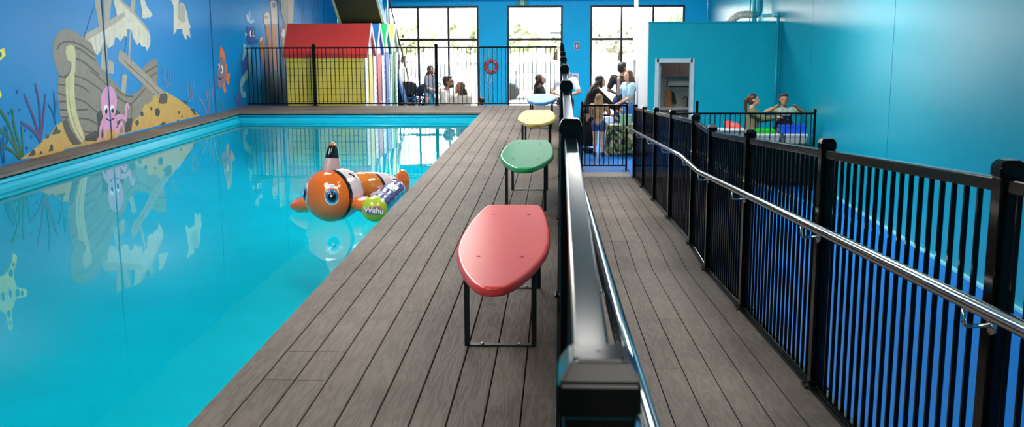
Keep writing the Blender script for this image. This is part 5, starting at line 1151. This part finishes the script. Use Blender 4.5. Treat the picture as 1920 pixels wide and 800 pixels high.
def trop():
    m = bpy.data.materials.new('tropical_print'); m.use_nodes = True; nt = m.node_tree; bs = nt.nodes['Principled BSDF']; bs.inputs['Roughness'].default_value = .8
    tc = nt.nodes.new('ShaderNodeTexCoord'); v = nt.nodes.new('ShaderNodeTexVoronoi'); v.inputs['Scale'].default_value = 15; nt.links.new(tc.outputs['Object'], v.inputs['Vector'])
    rp = nt.nodes.new('ShaderNodeValToRGB'); rp.color_ramp.interpolation = 'CONSTANT'; e = rp.color_ramp.elements
    e[0].color = lin('#2f4a30'); e[1].position = .45; e[1].color = lin('#16201c')
    for p, hx in ((.25, '#5f7a45'), (.62, '#c9a9a0'), (.72, '#7d8a55'), (.85, '#d9cfa0')): q = e.new(p); q.color = lin(hx)
    nt.links.new(v.outputs['Color'], rp.inputs[0]); nt.links.new(rp.outputs[0], bs.inputs['Base Color']); return m
t, c = draped_table('folding_table', 'small table under tropical leaf print cloth beside girl in denim shorts', .98, 1.62, 20.75, 21.45, .62, trop(), .55)
tag(c, 'tropical leaf print cloth on the small table beyond the gate', 'tablecloth')
def tub(name, label, x, y, z, w, d, h, m, lid=None, cat='tub', group=None, flare=.9):
    r = empty(name, (x, y, z)); tag(r, label, cat, group)
    b = MB(); a = [(-w / 2, -d / 2), (w / 2, -d / 2), (w / 2, d / 2), (-w / 2, d / 2)]; th = .006
    lo = [b.bm.verts.new((p[0] * flare, p[1] * flare, 0)) for p in a]; hi = [b.bm.verts.new((p[0], p[1], h)) for p in a]; hi2 = [b.bm.verts.new((p[0] * .95, p[1] * .95, h)) for p in a]; lo2 = [b.bm.verts.new((p[0] * .86, p[1] * .86, .008)) for p in a]
    for A, B_ in ((lo, hi), (hi, hi2), (hi2, lo2)):
        for k in range(4): b._fin([b.bm.faces.new((A[k], A[(k + 1) % 4], B_[(k + 1) % 4], B_[k]))])
    b._fin([b.bm.faces.new(lo[::-1]), b.bm.faces.new(lo2)]); b.build('body', m, r)
    b = MB()
    for s in (-1, 1): b.box(-w / 2 - .01, w / 2 + .01, s * d / 2 - .01, s * d / 2 + .01, h - .018, h + .002, .003); b.box(s * w / 2 - .01, s * w / 2 + .01, -d / 2, d / 2, h - .018, h + .002, .003)
    b.build('rim', m, r)
    if lid:
        b = MB(); b.box(-w / 2 - .012, w / 2 + .012, -d / 2 - .012, d / 2 + .012, h + .003, h + .02, .006); b.build('lid', lid, r)
    return r
TT = LOW + .684
CL = clear_mat('milky_plastic', '#cfd9dc', .72)
tub('storage_tub', 'milky plastic tub below the green tray', 3.36, 17.1, TT, .50, .36, .135, CL, mat('pale_lid', '#dfe6e8', .4), group='milky tubs on the black table')
tub('storage_tub', 'milky plastic tub below the blue box', 3.87, 17.1, TT, .36, .36, .135, CL, mat('pale_lid', '#dfe6e8', .4), group='milky tubs on the black table')
tub('storage_box', 'bright blue plastic box standing on a milky tub', 3.84, 17.1, TT + .157, .40, .28, .125, mat('blue_plastic', '#1f57d8', .35), cat='box', flare=.94)
tub('tray', 'bright green plastic tray standing on a milky tub', 3.38, 17.1, TT + .157, .32, .26, .06, mat('green_plastic', '#23c22f', .35), cat='tray')
tub('storage_tub', 'grey clear lidded tub at the left of black table', 2.84, 17.1, TT + .06, .42, .34, .15, clear_mat('grey_clear_plastic', '#8fa09a', .8), mat('pale_lid', '#dfe6e8', .4))
tub('tray', 'shallow green tray below the grey clear lidded tub', 2.84, 17.1, TT, .46, .32, .055, mat('leaf_green_plastic', '#3f9a4a', .4), cat='tray')
r = empty('toy_bat', (2.86, 17.15, TT + .235)); tag(r, 'pink and orange toy bat standing on grey clear lidded tub', 'bat')
b = MB(); b.prism(spline([(-.08, .0), (.12, .0), (.15, .03), (.1, .075), (0, .11), (-.1, .12), (-.14, .09), (-.08, 0)], 4)[:-1], -.008, .008, 'y'); b.build('blade', mat('coral_plastic', '#f0625a', .4), r)
b = MB(); b.prism(spline([(-.02, .045), (.06, .04), (.04, .075), (-.03, .085), (-.02, .045)], 4)[:-1], -.011, -.0085, 'y'); b.build('panel', mat('pink_plastic', '#f08a9a', .4), r)
r = empty('bead_bag', (2.485, 17.08, TT)); tag(r, 'dark brown bag with gold front at left end of black table', 'bag')
b = MB(); b.box(-.10, .10, -.08, .08, 0, .16, .05, seg=4); b.build('body', mat('dark_brown_fabric', '#3a2623', .7, 0, .3, 30), r)
b = MB(); b.box(-.03, .05, -.088, -.07, .01, .10, .008); b.build('pocket', mat('gold_fabric', '#b98a2c', .6), r)
b = MB(); b.tube(spline([(-.06, 0, .15), (-.04, 0, .20), (.04, 0, .20), (.06, 0, .15)], 4), .008, 8); b.build('handle', BLACKM, r)
r = empty('toy_bowl', (3.01, 16.845, TT)); tag(r, 'small pale orange toy bowl between lidded tub and milky tub', 'bowl')
b = MB(); b.lathe([(.001, .0), (.05, 0), (.08, .05), (.085, .085), (.078, .085), (.07, .05), (.04, .012), (.001, .012)], 24); b.build('body', mat('pale_orange_plastic', '#f0b07a', .4), r)
b = MB(); b.tube([(.082 * math.cos(a), .082 * math.sin(a), .085) for a in [2 * PI * k / 24 for k in range(25)]], .006, 6); b.build('rim', mat('coral_plastic', '#f0625a', .4), r)
tub('storage_box', 'pale green box standing on tropical leaf print cloth', 1.34, 20.95, LOW + .625, .22, .2, .2, mat('pale_green_box', '#8fc4a2', .5), cat='box', flare=.98)
r = empty('paper_stack', (1.12, 20.9, LOW + .622)); tag(r, 'white papers lying on tropical leaf print cloth', 'papers')
b = MB()
for k in range(4): b.box(-.1 + k * .012, .1 + k * .012, -.12, .12 - k * .01, k * .003, k * .003 + .0025)
b.build('sheets', WHITEP, r)
r = empty('hand_fan', (.86, 21.25, LOW + 1.02)); tag(r, 'pink and white paddle held by bending woman in black dress', 'paddle')
b = MB(); b.lathe([(.001, -.006), (.07, -.006), (.07, .006), (.001, .006)], 24, Matrix.Translation((0, 0, .14)) @ Matrix.Rotation(PI / 2, 4, 'X'), sy=1.3, sm=False); b.build('blade', mat('pink_paddle', '#e58a9c', .5), r)
b = MB(); b.box(-.05, .05, -.01, .01, .17, .22, .004); b.build('white_band', WHITEP, r)
b = MB(); b.tube([(0, 0, .06), (0, 0, -.06)], .011, 8); b.build('handle', WHITEP, r)

# ---------------------------------------------------------------- strollers
def stroller(label, x, y, rz, fm, hood, seatm, s=1.0):
    r = empty('stroller', (x, y, LOW), rz); r.scale = (s, s, s); tag(r, label, 'stroller', None)
    f = MB()
    for sx in (-.22, .22):
        f.tube([(sx, -.34, .1), (sx, .05, .55), (sx, .42, 1.05)], .014, 8); f.tube([(sx, .36, .1), (sx, .0, .58), (sx, -.2, .66)], .014, 8); f.tube([(sx, -.34, .1), (sx, .36, .1)], .012, 8)
    f.tube([(-.22, .42, 1.05), (.22, .42, 1.05)], .017, 8); f.tube([(-.22, .36, .1), (.22, .36, .1)], .012, 8); f.tube([(-.22, -.2, .66), (.22, -.2, .66)], .015, 8)
    f.build('frame', fm, r)
    b = MB(); b.bar((0, -.26, .42), (0, .06, .40), .38, .06, bev=.02); b.bar((0, .05, .40), (0, .26, .86), .38, .06, bev=.02); b.build('seat', seatm, r)
    b = MB(); rows = []
    for i in range(9):
        a = -.25 + i * (2.0 / 8); rows.append([b.bm.verts.new((-.21 + .42 * k / 6, .22 - .32 * math.sin(a) * 1.0, .78 + .30 * math.cos(a) * (1 - .12 * ((k - 3) / 3) ** 2))) for k in range(7)])
    for i in range(8):
        for k in range(6): b._fin([b.bm.faces.new((rows[i][k], rows[i][k + 1], rows[i + 1][k + 1], rows[i + 1][k]))], True)
    o = b.build('canopy', hood, r); o.modifiers.new('t', 'SOLIDIFY').thickness = .008
    b = MB(); b.box(-.18, .18, -.1, .28, .12, .30, .03); b.build('basket', seatm, r)
    for sx in (-.25, .25):
        for sy, rr in ((-.34, .09), (.36, .11)):
            w = MB(); M = Matrix.Translation((sx, sy, rr)) @ Matrix.Rotation(PI / 2, 4, 'Y'); w.lathe([(rr * .6, -.018), (rr * .92, -.018), (rr, -.008), (rr, .008), (rr * .92, .018), (rr * .6, .018)], 20, M); wo = w.build('wheel', BLACKM, r)
            w = MB(); w.lathe([(.02, -.022), (rr * .6, -.01), (rr * .6, .01), (.02, .022)], 12, M); w.build('hub', mat('grey_hub', '#7e868c', .4), wo)
    return r
NV = cloth('stroller_navy', '#1f2a35')
stroller('black hooded stroller standing at foot of the blue staircase', -4.15, 28.3, .5, mat('blue_frame', '#3f74a8', .35, .3), BK, NV, 1.05)
stroller('dark stroller with blue frame beside woman in teal skirt', -3.72, 27.7, -.9, mat('blue_frame', '#3f74a8', .35, .3), NV, BK, 1.05)

# ---------------------------------------------------------------- outside the windows
b = MB(); b.box(-60, 60, WF + .26, 140, LOW - .25, LOW - .05); o = b.build('car_park_ground', mat('pale_concrete', '#b9b5ac', .8, 0, .08, .5)); structure(o)
def car(label, x, y, rz, hx, group=None):
    r = empty('car', (x, y, LOW - .05), rz); tag(r, label, 'car')
    body = mat('car_paint_' + hx[1:], hx, .25, .1, .02, 2, coat=1)
    prof = spline([(-2.1, .35), (-2.15, .6), (-2.0, .82), (-1.2, .93), (-.55, 1.38), (.1, 1.47), (1.0, 1.42), (1.75, 1.02), (2.05, .95), (2.12, .6), (2.05, .35)], 4)
    b = MB(); secs = []
    for (xx, k) in ((-.86, .90), (-.82, .97), (-.6, 1), (.6, 1), (.82, .97), (.86, .90)):
        ring = []
        for (y_, z) in prof:
            tz = max(0, (z - .93) / .54); ring.append(b.bm.verts.new((xx * (1 - .22 * tz), y_ * (k if z < .93 else 1), .35 + (z - .35) * k)))
        secs.append(ring)
    n = len(prof)
    for i in range(5):
        for k in range(n): b._fin([b.bm.faces.new((secs[i][k], secs[i][(k + 1) % n], secs[i + 1][(k + 1) % n], secs[i + 1][k]))], True)
    b._fin([b.bm.faces.new(secs[0][::-1]), b.bm.faces.new(secs[-1])]); b.build('body', body, r)
    gl = mat('car_glass', '#8f989d', .1, 0, .02, 2)
    for s in (-1, 1):
        b = MB(); P = [(-1.0, .98), (-.5, 1.32), (.1, 1.39), (.9, 1.35), (1.45, 1.03)]
        vs = [b.bm.verts.new((s * (.872 - .19 * (z - .93) / .54), y_, z)) for y_, z in P]; b._fin([b.bm.faces.new(vs)]); b.build('side_window', gl, r)
    b = MB(); b._fin([b.bm.faces.new([b.bm.verts.new(v) for v in ((-.66, -1.22, .96), (.66, -1.22, .96), (.54, -.6, 1.36), (-.54, -.6, 1.36))])]); b.build('windscreen', gl, r)
    b = MB(); b._fin([b.bm.faces.new([b.bm.verts.new(v) for v in ((-.64, 1.70, 1.07), (.64, 1.70, 1.07), (.54, 1.1, 1.39), (-.54, 1.1, 1.39))])]); b.build('rear_window', gl, r)
    for sx in (-1, 1):
        for sy in (-1.3, 1.35):
            M = Matrix.Translation((sx * .78, sy, .32)) @ Matrix.Rotation(PI / 2, 4, 'Y'); w = MB(); w.lathe([(.2, -.1), (.3, -.1), (.32, -.07), (.32, .07), (.3, .1), (.2, .1)], 24, M); wo = w.build('wheel', BLACKM, r)
            w = MB(); w.lathe([(.01, -.09), (.2, -.09), (.2, .09), (.01, .09)], 20, M); w.build('hub', mat('grey_hub', '#7e868c', .4), wo)
        b = MB(); b.ball((sx * .95, -.7, 1.0), (.09, .06, .07)); b.build('wing_mirror', body, r)
        b = MB(); b.ball((sx * .62, -2.05, .68), (.18, .06, .07)); b.build('headlamp', mat('lamp_lens', '#e8eaea', .2), r)
    b = MB(); b.box(-.5, .5, -2.17, -2.1, .42, .58, .01); b.build('grille', BLACKM, r)
    return r
car('white car parked nose-on beyond the window with three panes at left', -4.6, 37.5, .15, '#e6e6e4')
car('silver car parked outside middle window behind woman in black top', -.55, 39.0, PI / 2 + .1, '#c9ccce')
car('pale grey car parked outside right window behind man in black tee', 2.2, 36.5, PI / 2, '#d9dad8')
def tree(label, x, y, h, w, hx, seed):
    r = empty('tree', (x, y, LOW - .05)); tag(r, label, 'tree', None); rd = random.Random(seed)
    b = MB(); b.tube([(0, 0, 0), (.1, 0, h * .3), (0, .1, h * .55)], [.22, .16, .08], 10); b.build('trunk', mat('bark', '#5a4a3a', .9), r)
    b = MB()
    for k in range(900):
        a = rd.uniform(0, 2 * PI); u = rd.uniform(-1, 1); q = rd.uniform(.55, 1) * (1 + .2 * math.sin(3 * a + seed)); c = Vector((w * q * math.sqrt(1 - u * u) * math.cos(a), w * q * math.sqrt(1 - u * u) * math.sin(a), h * .62 + h * .38 * u * q))
        n = Vector((rd.gauss(0, 1), rd.gauss(0, 1), rd.gauss(0, 1))).normalized(); t = n.orthogonal().normalized(); s = n.cross(t); l = w * .13
        b._fin([b.bm.faces.new([b.bm.verts.new(v) for v in (c - t * l, c - s * l * .5, c + t * l, c + s * l * .5)])])
    b.build('crown', mat('leaf_' + hx[1:], hx, .8, 0, .2, 1), r, recalc=False)
for a in [('broad pale green tree beyond left pane of middle window', -5.5, 78, 3.5, 4.2, '#b9bf9f', 1), ('low bushy tree beyond right edge of middle window', -.4, 85, 2.9, 2.4, '#c2c7b2', 2),
          ('grey green tree beyond left pane of right window', 4.6, 80, 3.2, 3.4, '#c6c8ba', 3), ('tall green tree beyond the right window mullion', 8.2, 66, 4.4, 2.4, '#bcc8a6', 4), ('bushy tree far beyond left window', -12.5, 82, 3.2, 3.2, '#c0c6a8', 5), ('low tree beyond strollers at left window', -18.0, 75, 3.0, 3.4, '#c6cab0', 6)]: tree(*a)
r = empty('street_lamp', (-.75, 46, LOW - .05)); tag(r, 'tall grey lamp pole standing outside middle window', 'lamp post')
b = MB(); b.tube([(0, 0, 0), (0, 0, 3.2), (0, 0, 5.2)], [.11, .09, .07], 10); b.build('pole', mat('grey_pole', '#a9abab', .5), r)
b = MB(); b.tube([(0, 0, 2.4), (.3, 0, 2.5), (.7, 0, 2.45)], .04, 8); b.build('arm', mat('grey_pole', '#a9abab', .5), r)
b = MB(); b.box(.3, .85, -.12, .12, 2.36, 2.46, .03); b.build('lamp_head', mat('dark_metal', '#4b4d50', .3, .8), r)
